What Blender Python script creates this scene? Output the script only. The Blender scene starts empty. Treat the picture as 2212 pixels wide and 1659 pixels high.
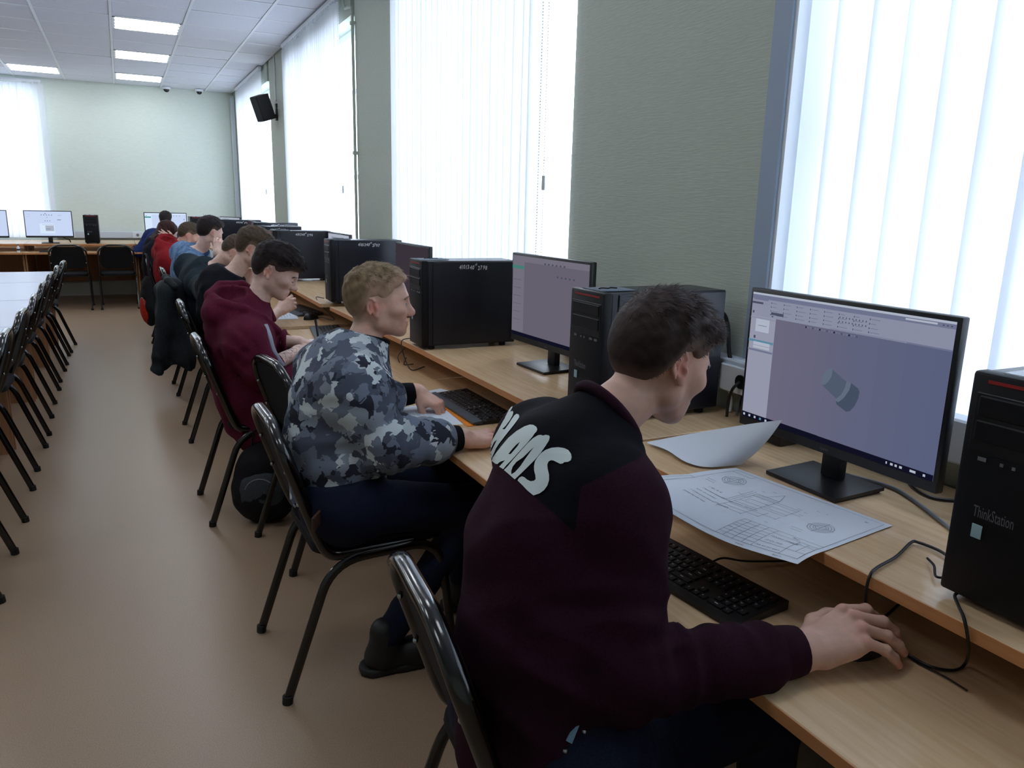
import bpy, bmesh, math, random
import numpy as np
from mathutils import Vector, Matrix

random.seed(7)
rng = np.random.default_rng(11)
scene = bpy.context.scene
COL = scene.collection
PI = math.pi

# ------------------------------------------------------------------ camera
IMG_W, IMG_H, FOC = 2212, 1659, 1661.0
CAM = np.array([0.0, 0.0, 1.43])
AX_X = np.array([0.896, -0.079, 0.437])
AX_Y = np.array([-0.444, -0.212, 0.871])
AX_Y /= np.linalg.norm(AX_Y)
AX_X -= AX_Y * AX_X.dot(AX_Y); AX_X /= np.linalg.norm(AX_X)
AX_Z = -np.cross(AX_X, AX_Y)
if AX_Z[1] > 0: AX_Z = -AX_Z
R = np.stack([AX_X, AX_Y, AX_Z])          # world axes in camera coordinates (x right, y down, z forward)

def at(u, v, d):                           # the point seen at pixel (u, v) at distance d along the view axis
    return CAM + d * (R @ np.array([(u - IMG_W / 2) / FOC, (v - IMG_H / 2) / FOC, 1.0]))
def _ray(u, v):
    return R @ np.array([(u - IMG_W / 2) / FOC, (v - IMG_H / 2) / FOC, 1.0])
def onz(u, v, z):
    r = _ray(u, v); return CAM + r * (z - CAM[2]) / r[2]
def onx(u, v, x):
    r = _ray(u, v); return CAM + r * (x - CAM[0]) / r[0]

cam_d = bpy.data.cameras.new('camera'); cam_d.sensor_width = 36.0; cam_d.lens = FOC / IMG_W * 36.0
cam_d.clip_start = 0.05; cam_d.clip_end = 200
cam = bpy.data.objects.new('camera', cam_d); COL.objects.link(cam)
m = Matrix.Identity(4)
for i in range(3):
    m[i][0] = R[i, 0]; m[i][1] = -R[i, 1]; m[i][2] = -R[i, 2]; m[i][3] = CAM[i]
cam.matrix_world = m
scene.camera = cam

# ------------------------------------------------------------------ light
scene.view_settings.view_transform = 'Standard'
scene.view_settings.look = 'None'
scene.view_settings.gamma = 1.0
scene.view_settings.use_curve_mapping = False
scene.view_settings.exposure = 0.22
SKY_STRENGTH = 6.2
w = bpy.data.worlds.new('overcast_sky'); scene.world = w; w.use_nodes = True
bg = w.node_tree.nodes['Background']
bg.inputs['Color'].default_value = (0.77, 0.87, 1.0, 1); bg.inputs['Strength'].default_value = SKY_STRENGTH
try:
    scene.cycles.max_bounces = 10; scene.cycles.diffuse_bounces = 5; scene.cycles.transmission_bounces = 8
    scene.cycles.transparent_max_bounces = 12; scene.cycles.caustics_reflective = False
    scene.cycles.caustics_refractive = False; scene.cycles.sample_clamp_indirect = 6.0
    scene.cycles.use_denoising = True
except Exception: pass

# ------------------------------------------------------------------ materials
def lin(c):
    return tuple(((x / 255) / 12.92 if x / 255 <= 0.04045 else ((x / 255 + 0.055) / 1.055) ** 2.4) for x in c)
MATS = {}
def mat(name, rgb, rough=0.6, metal=0.0, spec=0.5, coat=0.0, sss=0.0, emit=None, estr=1.0):
    m = bpy.data.materials.new(name); m.use_nodes = True
    b = m.node_tree.nodes['Principled BSDF']
    b.inputs['Base Color'].default_value = (*lin(rgb), 1)
    b.inputs['Roughness'].default_value = rough; b.inputs['Metallic'].default_value = metal
    b.inputs['Specular IOR Level'].default_value = spec
    if coat: b.inputs['Coat Weight'].default_value = coat; b.inputs['Coat Roughness'].default_value = 0.1
    if sss:
        b.inputs['Subsurface Weight'].default_value = sss; b.inputs['Subsurface Radius'].default_value = (0.01, 0.004, 0.002)
        b.inputs['Subsurface Scale'].default_value = 0.6
    if emit is not None:
        b.inputs['Emission Color'].default_value = (*lin(emit), 1); b.inputs['Emission Strength'].default_value = estr
    MATS[name] = m
    return m
def N(m, t, **kw):
    n = m.node_tree.nodes.new(t)
    for k, v in kw.items():
        if k in n.inputs.keys(): n.inputs[k].default_value = v
        else: setattr(n, k, v)
    return n
def L(m, a, ao, b, bi): m.node_tree.links.new(a.outputs[ao], b.inputs[bi])
def bsdf(m): return m.node_tree.nodes['Principled BSDF']
def coords(m, scale=(1, 1, 1), kind='Object'):
    t = N(m, 'ShaderNodeTexCoord'); mp = N(m, 'ShaderNodeMapping'); mp.inputs['Scale'].default_value = scale
    L(m, t, kind, mp, 'Vector'); return mp
def ramp(m, stops, interp='LINEAR'):
    r = N(m, 'ShaderNodeValToRGB'); r.color_ramp.interpolation = interp
    e = r.color_ramp.elements
    while len(e) < len(stops): e.new(0.5)
    for i, (p, c) in enumerate(stops): e[i].position = p; e[i].color = (*c, 1)
    return r
def noise_mat(name, c1, c2, scale=(1, 1, 1), nscale=5, detail=4, rough=0.5, bump=0.0, bscale=None, kind='Object', spec=0.5, dist=0.002, coat=0, lo=0.35, hi=0.65):
    m = mat(name, c1, rough, spec=spec, coat=coat)
    mp = coords(m, scale, kind)
    n = N(m, 'ShaderNodeTexNoise'); n.inputs['Scale'].default_value = nscale; n.inputs['Detail'].default_value = detail
    L(m, mp, 'Vector', n, 'Vector')
    r = ramp(m, [(lo, lin(c1)), (hi, lin(c2))]); L(m, n, 'Fac', r, 'Fac'); L(m, r, 'Color', bsdf(m), 'Base Color')
    if bump:
        nb = n
        if bscale:
            nb = N(m, 'ShaderNodeTexNoise'); nb.inputs['Scale'].default_value = bscale; nb.inputs['Detail'].default_value = 3
            L(m, mp, 'Vector', nb, 'Vector')
        b = N(m, 'ShaderNodeBump'); b.inputs['Strength'].default_value = bump; b.inputs['Distance'].default_value = dist
        L(m, nb, 'Fac', b, 'Height'); L(m, b, 'Normal', bsdf(m), 'Normal')
    return m

M_WALL_SHADED = noise_mat('embossed_wallpaper_shaded', (176, 185, 173), (183, 192, 181), (6, 6, 85), 4.0, 4, 0.78, 0.32, 2.6, spec=0.2, dist=0.004)  # same paper as the far wall, darkened: backlit shade put into the colour
M_WALLFAR = noise_mat('far_wall_paper', (212, 222, 213), (219, 228, 219), (5, 5, 40), 4.0, 4, 0.7, 0.12, spec=0.3, dist=0.003)
M_FLOOR = noise_mat('speckled_linoleum', (144, 120, 97), (171, 146, 120), (1, 1, 1), 380, 6, 0.34, 0.0, spec=0.45, lo=0.38, hi=0.6)
M_TILE = noise_mat('mineral_tile', (215, 219, 230), (223, 227, 237), (1, 1, 1), 90, 5, 0.85, 0.15, spec=0.2)
M_TBAR = mat('white_metal', (225, 230, 236), 0.4)
M_WOOD = noise_mat('beech_laminate', (210, 175, 134), (220, 189, 149), (26, 1.6, 26), 3.0, 5, 0.26, 0.0, spec=0.5)
M_EDGE = noise_mat('beech_edge', (188, 126, 76), (200, 140, 90), (30, 2, 30), 3.0, 4, 0.45)
M_PANEL = noise_mat('brown_panel', (150, 104, 70), (166, 120, 82), (30, 30, 2), 3.0, 4, 0.5)
M_WHITETOP = mat('white_laminate', (206, 212, 226), 0.3)
M_BLACKTUBE = mat('black_gloss_paint', (9, 9, 11), 0.16, spec=0.6, coat=0.4)
M_UPH = noise_mat('black_fabric', (10, 10, 14), (18, 18, 22), (1, 1, 1), 420, 3, 0.8, 0.15, spec=0.25)
M_RUBBER = mat('rubber', (14, 14, 15), 0.7)
M_CHROME = mat('bare_steel', (170, 175, 180), 0.25, metal=1.0)
M_CASE = noise_mat('black_steel_case', (14, 17, 28), (19, 22, 34), (1, 1, 1), 600, 2, 0.33, 0.03, spec=0.5)
M_BEZEL = mat('black_plastic', (14, 15, 20), 0.38)
M_BEZEL2 = mat('charcoal_plastic', (24, 26, 32), 0.5)
M_MESH = noise_mat('bezel_mesh', (7, 8, 12), (13, 14, 20), (1, 1, 1), 2500, 2, 0.5, 0.1, spec=0.25)
M_RED = mat('red_stripe', (150, 28, 26), 0.4)
M_SILVER = mat('silver_print', (104, 106, 112), 0.4)
M_INK = mat('white_marker', (214, 218, 224), 0.6)
M_PAPER = mat('paper', (222, 230, 240), 0.75, spec=0.2)
M_PENCIL = mat('pencil_line', (96, 100, 112), 0.8)
M_CABLE = mat('black_cable', (14, 14, 16), 0.45)
M_CABLEG = mat('grey_cable', (120, 124, 132), 0.5)
M_CABLEW = mat('white_cable', (214, 218, 222), 0.5)
M_TRUNK = mat('white_trunking', (206, 214, 224), 0.45)
M_PVC = mat('white_pvc', (228, 234, 242), 0.35)
M_STRIP = mat('blue_grey_jamb', (150, 166, 186), 0.6)
M_CABINET = mat('speaker_black', (14, 14, 17), 0.5)
M_ORANGE = mat('orange_plastic', (245, 142, 20), 0.3)
M_KEY = mat('key_black', (17, 18, 22), 0.4)
M_KBD = mat('keyboard_black', (13, 14, 17), 0.35)
M_KBDG = mat('keyboard_palm_grey', (58, 66, 74), 0.4)

def blind_mat():
    m = bpy.data.materials.new('blind_fabric'); m.use_nodes = True
    nt = m.node_tree; nt.nodes.clear()
    o = N(m, 'ShaderNodeOutputMaterial'); mx = N(m, 'ShaderNodeMixShader'); mx.inputs[0].default_value = 0.33
    d = N(m, 'ShaderNodeBsdfDiffuse'); t = N(m, 'ShaderNodeBsdfTranslucent')
    d.inputs['Color'].default_value = (0.78, 0.80, 0.84, 1); t.inputs['Color'].default_value = (0.84, 0.88, 0.93, 1)
    L(m, d, 'BSDF', mx, 1); L(m, t, 'BSDF', mx, 2); L(m, mx, 'Shader', o, 'Surface')
    return m
M_BLIND = blind_mat()
def glass_mat():
    m = bpy.data.materials.new('window_glass'); m.use_nodes = True
    nt = m.node_tree; nt.nodes.clear()
    o = N(m, 'ShaderNodeOutputMaterial'); mx = N(m, 'ShaderNodeMixShader'); mx.inputs[0].default_value = 0.07
    t = N(m, 'ShaderNodeBsdfTransparent'); g = N(m, 'ShaderNodeBsdfGlossy'); g.inputs['Roughness'].default_value = 0.02
    L(m, t, 'BSDF', mx, 1); L(m, g, 'BSDF', mx, 2); L(m, mx, 'Shader', o, 'Surface')
    return m
M_GLASS = glass_mat()
def emis(name, rgb, s):
    m = bpy.data.materials.new(name); m.use_nodes = True
    nt = m.node_tree; nt.nodes.clear()
    o = N(m, 'ShaderNodeOutputMaterial'); e = N(m, 'ShaderNodeEmission'); e.inputs['Color'].default_value = (*lin(rgb), 1); e.inputs['Strength'].default_value = s
    L(m, e, 'Emission', o, 'Surface'); return m
M_TUBE = emis('fluorescent_tube', (246, 250, 255), 14.0)

# ------------------------------------------------------------------ mesh helpers
class MB:
    def __init__(s): s.v = []; s.f = []; s.mi = []
    def add(s, v, f, mi=0):
        o = len(s.v); s.v.extend([tuple(map(float, p)) for p in v]); s.f.extend([tuple(i + o for i in q) for q in f]); s.mi.extend([mi] * len(f)); return s
    def box(s, x0, x1, y0, y1, z0, z1, mi=0):
        v = [(x0, y0, z0), (x1, y0, z0), (x1, y1, z0), (x0, y1, z0), (x0, y0, z1), (x1, y0, z1), (x1, y1, z1), (x0, y1, z1)]
        f = [(0, 3, 2, 1), (4, 5, 6, 7), (0, 1, 5, 4), (1, 2, 6, 5), (2, 3, 7, 6), (3, 0, 4, 7)]
        return s.add(v, f, mi)
    def bbox(s, x0, x1, y0, y1, z0, z1, b=0.004, seg=1, mi=0):
        bm = bmesh.new(); bmesh.ops.create_cube(bm, size=1)
        for q in bm.verts: q.co = Vector(((x0 + x1) / 2 + q.co.x * (x1 - x0), (y0 + y1) / 2 + q.co.y * (y1 - y0), (z0 + z1) / 2 + q.co.z * (z1 - z0)))
        bmesh.ops.bevel(bm, geom=bm.edges[:], offset=b, segments=seg, profile=0.5, affect='EDGES')
        return s.bm(bm, mi)
    def bm(s, bm, mi=0):
        bm.verts.index_update(); v = [q.co[:] for q in bm.verts]; f = [[q.index for q in p.verts] for p in bm.faces]; bm.free(); return s.add(v, f, mi)
    def tube(s, pts, r, n=8, r2=None, closed=False, up=(0, 0, 1), caps=True, mi=0):
        # sweep of an elliptical section (r sideways, r2 along 'up')
        P = [Vector(p) for p in pts]; k = len(P); rings = []
        rr = r if hasattr(r, '__len__') else [r] * k
        prev = None
        for i in range(k):
            if closed: t = (P[(i + 1) % k] - P[i - 1]).normalized()
            else: t = (P[min(i + 1, k - 1)] - P[max(i - 1, 0)]).normalized()
            u = Vector(up) if prev is None else prev
            u = u - t * u.dot(t)
            if u.length < 1e-4: u = Vector((1, 0, 0)) - t * t.x
            if u.length < 1e-4: u = Vector((0, 1, 0)) - t * t.y
            u.normalize(); prev = u; sdir = t.cross(u)
            q2 = rr[i] if r2 is None else r2
            rings.append([P[i] + sdir * (rr[i] * math.cos(a)) + u * (q2 * math.sin(a)) for a in [2 * PI * j / n for j in range(n)]])
        v = [q for rg in rings for q in rg]; f = []
        for i in range(k if closed else k - 1):
            a = i * n; b = ((i + 1) % k) * n
            for j in range(n): f.append((a + j, a + (j + 1) % n, b + (j + 1) % n, b + j))
        if not closed and caps:
            f.append(tuple(range(n - 1, -1, -1))); f.append(tuple((k - 1) * n + j for j in range(n)))
        return s.add(v, f, mi)
    def cyl(s, p0, p1, r, n=12, r1=None, mi=0): return s.tube([p0, p1], [r, r if r1 is None else r1], n, mi=mi)
    def sphere(s, c, r, n=10, m=6, mi=0):
        if not hasattr(r, '__len__'): r = (r, r, r)
        v = [(c[0], c[1], c[2] + r[2])]
        for i in range(1, m):
            t = PI * i / m
            for j in range(n): v.append((c[0] + r[0] * math.sin(t) * math.cos(2 * PI * j / n), c[1] + r[1] * math.sin(t) * math.sin(2 * PI * j / n), c[2] + r[2] * math.cos(t)))
        v.append((c[0], c[1], c[2] - r[2])); f = []
        for j in range(n): f.append((0, 1 + j, 1 + (j + 1) % n))
        for i in range(m - 2):
            for j in range(n): f.append((1 + i * n + j, 1 + (i + 1) * n + j, 1 + (i + 1) * n + (j + 1) % n, 1 + i * n + (j + 1) % n))
        o = 1 + (m - 2) * n
        for j in range(n): f.append((o + j, len(v) - 1, o + (j + 1) % n))
        return s.add(v, f, mi)
    def prism(s, poly, axis, a0, a1, mi=0):
        # poly = list of 2-d points in the other two axes, extruded along axis
        n = len(poly); idx = {'x': (1, 2), 'y': (0, 2), 'z': (0, 1)}[axis]; k = 'xyz'.index(axis)
        def mk(p, a):
            q = [0, 0, 0]; q[idx[0]] = p[0]; q[idx[1]] = p[1]; q[k] = a; return q
        v = [mk(p, a0) for p in poly] + [mk(p, a1) for p in poly]
        f = [tuple(range(n)), tuple(range(2 * n - 1, n - 1, -1))] + [(i, i + n, (i + 1) % n + n, (i + 1) % n) for i in range(n)]
        return s.add(v, f, mi)
    def xf(s, M):
        s.v = [tuple(M @ Vector(p)) for p in s.v]; return s
    def build(s, name, material, parent=None, smooth=35, loc=None, rot=None):
        me = bpy.data.meshes.new(name); me.from_pydata(s.v, [], s.f); me.validate()
        mats = material if isinstance(material, (list, tuple)) else [material]
        for q in mats: me.materials.append(q)
        if len(mats) > 1 and len(s.mi) == len(me.polygons): me.polygons.foreach_set('material_index', s.mi)
        bm = bmesh.new(); bm.from_mesh(me); bmesh.ops.recalc_face_normals(bm, faces=bm.faces[:]); bm.to_mesh(me); bm.free()
        if smooth:
            me.polygons.foreach_set('use_smooth', [True] * len(me.polygons))
            me.set_sharp_from_angle(angle=math.radians(smooth))
        return obj(name, me, parent, loc, rot)
def obj(name, me, parent=None, loc=None, rot=None):
    o = bpy.data.objects.new(name, me); COL.objects.link(o)
    if parent: o.parent = parent
    if loc is not None: o.location = loc
    if rot is not None: o.rotation_euler = rot
    return o
def tag(o, label=None, cat=None, group=None, kind=None):
    if label: o['label'] = label
    if cat: o['category'] = cat
    if group: o['group'] = group
    if kind: o['kind'] = kind
    return o
def thing(name, label, cat, loc=(0, 0, 0), rz=0.0, group=None):
    o = bpy.data.objects.new(name, None); COL.objects.link(o); o.empty_display_size = 0.1
    o.location = loc; o.rotation_euler = (0, 0, rz); return tag(o, label, cat, group)
def copy_tree(o, parent=None):
    c = o.copy(); COL.objects.link(c); c.parent = parent
    for ch in o.children: copy_tree(ch, c)
    return c
def struct(o, label=None): o['kind'] = 'structure'; (o.__setitem__('label', label) if label else None); return o

TXT = {}
DRAW_TEXT = [('1. HRC 38...42', .012, .25, .8, 1, 0.0), ('2. Неуказанные предельные отклонения размеров: отверстий - H14,', .012, .25, .62, 1, 0.0), ('валов - h14, остальных', .012, .25, .7, 1, 0.0), ('3. Острые кромки притупить, маркировать', .012, .25, .7, 1, 0.0), ('размер ключа на торце', .012, .25, .7, 1, 0.0),
    ('Головка сменная', .022, .25, .8, 1, 0.0), ('S1=20, S=30', .022, .25, .8, 1, 0.0), ('Сталь 40Х ГОСТ 4543-71', .016, .25, .75, 1, 0.0), ('7812', .018, .25, .8, 1, 0.0), ('Rz', .018, .25, .8, 1, 0.0), ('Лит.', .009, .25, .8, 1, 0.0), ('Масса', .009, .25, .8, 1, 0.0), ('1:1', .012, .25, .8, 1, 0.0), ('Разраб.', .009, .25, .8, 1, 0.0), ('Пров.', .009, .25, .8, 1, 0.0), ('Копировал', .009, .25, .8, 1, 0.0), ('Формат А3', .009, .25, .8, 1, 0.0)]
def text_geo(s, size=1.0, shear=0.0, xs=1.0, res=2, bold=0.0):
    k = (s, size, shear, xs, res, bold)
    if k not in TXT: TXT[k] = _text_geo(*k)
    return TXT[k]
def _text_geo(s, size, shear, xs, res, bold):
    cu = bpy.data.curves.new('t', 'FONT'); cu.body = s; cu.size = size; cu.shear = shear; cu.resolution_u = res; cu.offset = bold
    o = bpy.data.objects.new('t', cu); COL.objects.link(o); bpy.context.view_layer.update()
    dg = bpy.context.evaluated_depsgraph_get(); me = o.evaluated_get(dg).to_mesh()
    v = [(q.co.x * xs, q.co.y) for q in me.vertices]; f = [tuple(p.vertices) for p in me.polygons]
    o.evaluated_get(dg).to_mesh_clear(); bpy.data.objects.remove(o); bpy.data.curves.remove(cu)
    return v, f

for ch in '0123456789QWERTYUIOPASDFGHJKLZXCVBNM': text_geo(ch, .0062, res=1)
for s_ in DRAW_TEXT: text_geo(*s_)
for ch in '0123456789': text_geo(ch, .024, .18, .74, 2, .0005); text_geo(ch, .013, .18, .74, 2, .0005)
text_geo('ThinkStation', .021, 0.0, .62, 2, .0); text_geo('iiyama', .009)
# ------------------------------------------------------------------ room
XW, YF, ZC = 1.66, 12.97, 3.0
XL, YB = -5.6, -2.4
WIN = [  # y0, y1 of the openings in the window wall (near to far)
    (-0.55, 1.66), (2.90, 5.02), (6.16, 8.62), (9.92, 12.35)]
Z0, Z1 = 0.90, 2.80
def build_room():
    fl = MB().box(XL - .2, XW + .3, YB - .2, YF + .3, -0.1, 0).build('floor', M_FLOOR); struct(fl, 'speckled tan linoleum floor')
    # ceiling: slab above, hung grid of tiles below
    ce = MB().box(XL - .2, XW + .3, YB - .2, YF + .3, ZC + 0.03, ZC + 0.15).build('ceiling', M_TILE); struct(ce, 'suspended ceiling of white square tiles')
    px, py = 0.605, 0.599; x_0, y_0 = 0.05, 8.222
    lamps = {}
    for (i, j) in [(0, 0), (0, 3), (0, 6), (-2, 6), (0, -3), (0, -6), (0, -9), (0, -12), (-3, -12), (-3, -3), (-3, -6), (-3, -9), (-5, 0), (-5, 3), (-5, 6), (-5, -3), (-5, -6), (-7, 0), (-7, 3)]: lamps[(i, j)] = 1  # the unseen pair nearest the camera is added to brighten the near desks
    tile_me = None
    def tile_mesh(w_, d_):
        o = MB().bbox(0.012, w_ - 0.012, 0.012, d_ - 0.012, 0.006, 0.03, 0.003).build('ceiling_tile', M_TILE); me = o.data; bpy.data.objects.remove(o); return me
    full = tile_mesh(px, py)
    big = MB()
    for i in range(-10, 3):
        for j in range(-18, 9):
            x = x_0 + i * px; y = y_0 + j * py
            if x < XL or y < YB: continue
            w_ = min(px, XW - x); d_ = min(py, YF - y)
            if w_ < 0.05 or d_ < 0.05 or (i, j) in lamps: continue
            if i >= -4 and y > 5.0:
                me = full if (w_ == px and d_ == py) else tile_mesh(w_, d_)
                o = obj('ceiling_tile', me, ce, (x, y, ZC - 0.006 + random.uniform(-0.0025, 0.002)), (random.uniform(-.003, .003), random.uniform(-.003, .003), 0))
            else:
                big.box(x + .012, x + w_ - .012, y + .012, y + d_ - .012, ZC, ZC + 0.024)
    o = big.build('ceiling_tiles_beyond_frame', M_TILE, ce); o.name = 'ceiling_tile_field'; o['kind'] = 'stuff'
    for i in range(-9, 3):
        x = x_0 + i * px
        if XL < x < XW: MB().box(x - .012, x + .012, YB, YF, ZC - .005, ZC + .003).build('ceiling_grid_bar', M_TBAR, ce)
    for j in range(-17, 9):
        y = y_0 + j * py
        if YB < y < YF: MB().box(XL, XW, y - .012, y + .012, ZC - .003, ZC + .003).build('ceiling_cross_bar', M_TBAR, ce)
    n = 0
    for (i, j) in lamps:
        x = x_0 + i * px; y = y_0 + j * py
        lab = {(0, 0): 'square recessed fluorescent ceiling light, nearest of the three in line', (0, 3): 'square recessed ceiling light, middle of the three in line',
               (0, 6): 'square recessed ceiling light closest to the far wall above the dome cameras', (-2, 6): 'square recessed ceiling light above the bright left-hand window'}.get((i, j))
        vis = lab is not None
        lab = lab or 'recessed fluorescent ceiling light assumed or added out of the picture'
        t = thing('ceiling_light', lab, 'ceiling light', (x + px / 2, y + py / 2, ZC), 0, 'recessed louvre ceiling lights')
        h = 0.29
        b = MB()
        for a in (-1, 1):
            b.box(a * (h - .012) - .012, a * (h - .012) + .012, -h, h, -.006, .02); b.box(-h, h, a * (h - .012) - .012, a * (h - .012) + .012, -.006, .02)
        b.build('frame', M_TBAR, t)
        MB().box(-h, h, -h, h, 0.02, 0.028).build('reflector', M_PVC, t)
        for k in range(4):
            yy = -.21 + k * .14
            MB().cyl((-.27, yy, .008), (.27, yy, .008), .02, 8).build('tube', M_TUBE, t)
        if vis:
            lv = MB()
            for k in range(9):
                xx = -.24 + k * .06; lv.box(xx - .002, xx + .002, -h + .02, h - .02, -.008, -.001)
            for k in range(3):
                yy = -.14 + k * .14; lv.box(-h + .02, h - .02, yy - .007, yy + .007, -.008, .012)
            lv.build('louvre', M_TBAR, t)
    # window wall with openings
    b = MB(); ys = [YB]
    for (a, c) in WIN: ys += [a, c]
    ys.append(YF + .2)
    for i_ in (1, 2, 3):      # splayed, rounded reveals on the near side of the windows
        y_ = WIN[i_][0]
        b.prism([(XW, y_ - .16), (XW + .002, y_ - .12), (XW + .008, y_ - .085), (XW + .018, y_ - .055), (XW + .035, y_ - .028), (XW + .06, y_ - .008), (XW + .10, y_ + .004), (XW + .15, y_ + .008), (XW + .24, y_ + .008), (XW + .24, y_ - .16)], 'z', 0, ZC + .05)
    cutb = {WIN[i_][0]: .16 for i_ in (1, 2, 3)}
    for k in range(0, len(ys), 2): b.box(XW, XW + 0.24, ys[k], ys[k + 1] - cutb.get(ys[k + 1], 0), 0, ZC + .05)
    for (a, c) in WIN:
        b.box(XW, XW + 0.24, a, c, 0, Z0); b.box(XW, XW + 0.24, a, c, Z1, ZC + .05)
    struct(b.build('wall_right', M_WALL_SHADED), 'embossed wallpaper wall between tall windows, backlight shade put into its colour')
    # far wall with the left-hand window
    fx0, fx1 = -2.6, -0.93
    b = MB()
    b.box(XL - .2, fx0, YF, YF + .24, 0, ZC + .05); b.box(fx1, XW + .24, YF, YF + .24, 0, ZC + .05)
    b.box(fx0, fx1, YF, YF + .24, 0, .84); b.box(fx0, fx1, YF, YF + .24, 2.86, ZC + .05)
    struct(b.build('wall_far', M_WALLFAR), 'pale grey-green far wall')
    struct(MB().box(XL - .2, XL, YB - .2, YF + .2, 0, ZC + .05).build('wall_left', M_WALLFAR))
    struct(MB().box(XL - .2, XW + .3, YB - .2, YB, 0, ZC + .05).build('wall_back', M_WALLFAR))
    # window frames, glass and sills
    def window(n, lab, M4, wd, zz0, zz1, mull):
        t = thing('window_%d' % n, lab, 'window'); t['kind'] = 'structure'; t.matrix_world = M4
        f = MB(); e = .055
        f.box(0, .06, 0, e, zz0, zz1); f.box(0, .06, wd - e, wd, zz0, zz1); f.box(0, .06, 0, wd, zz0, zz0 + e); f.box(0, .06, 0, wd, zz1 - e, zz1)
        f.build('frame', M_PVC, t)
        for k in range(1, mull):
            MB().box(0, .06, wd * k / mull - .035, wd * k / mull + .035, zz0 + e, zz1 - e).build('mullion', M_PVC, t)
        MB().box(.005, .055, e, wd - e, 1.62, 1.66).build('transom', M_PVC, t)
        MB().box(.005, .055, e, wd - e, 2.30, 2.34).build('transom', M_PVC, t)
        MB().box(.028, .032, e, wd - e, zz0 + e, zz1 - e).build('pane', M_GLASS, t)
        MB().bbox(-.14, 0.0, 0.001, wd - .001, zz0 - .0, zz0 + .025, .005).build('sill', M_PVC, t)
    labs = ['tall bright window at the right edge behind the nearest screen', 'tall window behind the second screen in the row', 'tall window just beyond the vertical white pipe', 'tall window beside the far corner']
    for i, (a, c) in enumerate(WIN):
        window(i + 1, labs[i], Matrix.Translation((XW + .14, a, 0)), c - a, Z0, Z1, 3)
    window(5, 'bright window in the far wall at the left', Matrix.Translation((fx0, YF + .14, 0)) @ Matrix.Rotation(PI / 2, 4, 'Z') @ Matrix.Scale(-1, 4, (0, 1, 0)), fx1 - fx0, .84, 2.86, 3)
    # jamb strip and angle trim seen beside the nearest window
    MB().box(XW - .004, XW + .05, 1.652, 1.664, Z0, Z1).build('trim_1', M_PVC)['kind'] = 'structure'
    MB().bbox(XW - .012, XW, 1.664, 1.735, .93, ZC, .003).build('trim_2', M_STRIP)['kind'] = 'structure'
    # vertical blinds
    def blind(lab, M4, y0, y1, z0, z1, ang, step=.078, wd=.089, chain=True, seed=0, curl=0, side=-1):
        t = thing('vertical_blind', lab, 'blind', group='vertical blinds at the windows'); t.matrix_world = M4
        rr = random.Random(seed)
        MB().bbox(-.02, .02, y0 - .02, y1 + .02, z1, z1 + .035, .004).build('headrail', M_PVC, t)
        n = int((y1 - y0) / step)
        def slat_me(h, cv):
            v = []; f = []; K = 5
            for k in range(K):
                s = -.5 + k / (K - 1); v += [(s * wd, cv * (1 - 4 * s * s), 0), (s * wd, cv * (1 - 4 * s * s), h)]
            for k in range(K - 1): f.append((2 * k, 2 * k + 2, 2 * k + 3, 2 * k + 1))
            o = MB().add(v, f).build('slat', M_BLIND); me = o.data; bpy.data.objects.remove(o); return me
        me = slat_me(z1 - z0 - .02, .007)
        for k in range(n + 1):
            y = y0 + k * (y1 - y0) / n
            a = math.radians(ang + rr.uniform(-4, 4)); o = obj('slat', me, t, (rr.uniform(-.002, .002), y, z0), (rr.uniform(-.004, .004), 0, PI / 2 + a))
            c = MB().box(-.006, .006, -.004, .004, 0, .03)
        hk = MB(); 
        for k in range(n + 1):
            y = y0 + k * (y1 - y0) / n; hk.box(-.012, .012, y - .012, y + .012, z1 - .028, z1 + .002)
        hk.build('slat_hangers', M_PVC, t)['kind'] = 'stuff'
        if chain:
            yc = y0 - .045 if side < 0 else y1 + .045
            ch = MB(); zz = z1
            while zz > 1.15: ch.sphere((0, yc, zz), .0030, 6, 4); ch.sphere((0, yc - .05, zz), .0030, 6, 4); zz -= .012
            ch.build('control_chain', M_PVC, t)['kind'] = 'stuff'; MB().cyl((0, yc - .05, 1.5), (0, yc - .05, 1.56), .008, 8).build('chain_weight', M_PVC, t)
    T_ = Matrix.Translation
    blind('wide bright vertical blind at the right edge behind the nearest monitor', T_((XW + .05, 0, 0)), -.40, 1.60, .93, 2.9, 10, seed=1, chain=False, step=.105, wd=.127)
    blind('tall white vertical blind behind the second monitor, with bead chain', T_((XW - .045, 0, 0)), 3.06, 4.98, .86, 2.955, 12, seed=2, wd=.098)
    blind('white vertical blind between the wall speaker and the vertical pipe', T_((XW - .045, 0, 0)), 6.42, 8.62, .86, 2.955, 16, seed=3)
    blind('narrow-looking vertical blind next to the far corner', T_((XW - .045, 0, 0)), 10.15, 12.28, .86, 2.955, 16, seed=4)
    blind('bright vertical blind on the far wall at the left', T_((0, YF - .05, 0)) @ Matrix.Rotation(PI / 2, 4, 'Z') @ Matrix.Scale(-1, 4, (0, 1, 0)), -2.6, -.87, .845, 2.93, 12, seed=5, chain=False)
    # pipe with clamps on the pillar between the second and third windows
    t = thing('heating_pipe', 'thin white vertical pipe on the wall pillar right of the third window', 'pipe', (XW - .022, 6.03, 0))
    MB().cyl((0, 0, .86), (0, 0, 2.78), .011, 10).build('riser', M_WALL_SHADED, t)
    MB().tube([(0, 0, 2.78), (0, .02, 2.83), (0, .1, 2.85), (0, .2, 2.86), (.0, .25, 2.9), (0, .26, 3.0)], .011, 10).build('bend', M_WALL_SHADED, t)
    for z in (1.80, 2.72): MB().box(-.015, .022, -.018, .018, z - .012, z + .012).build('clamp', M_WALL_SHADED, t)
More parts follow.
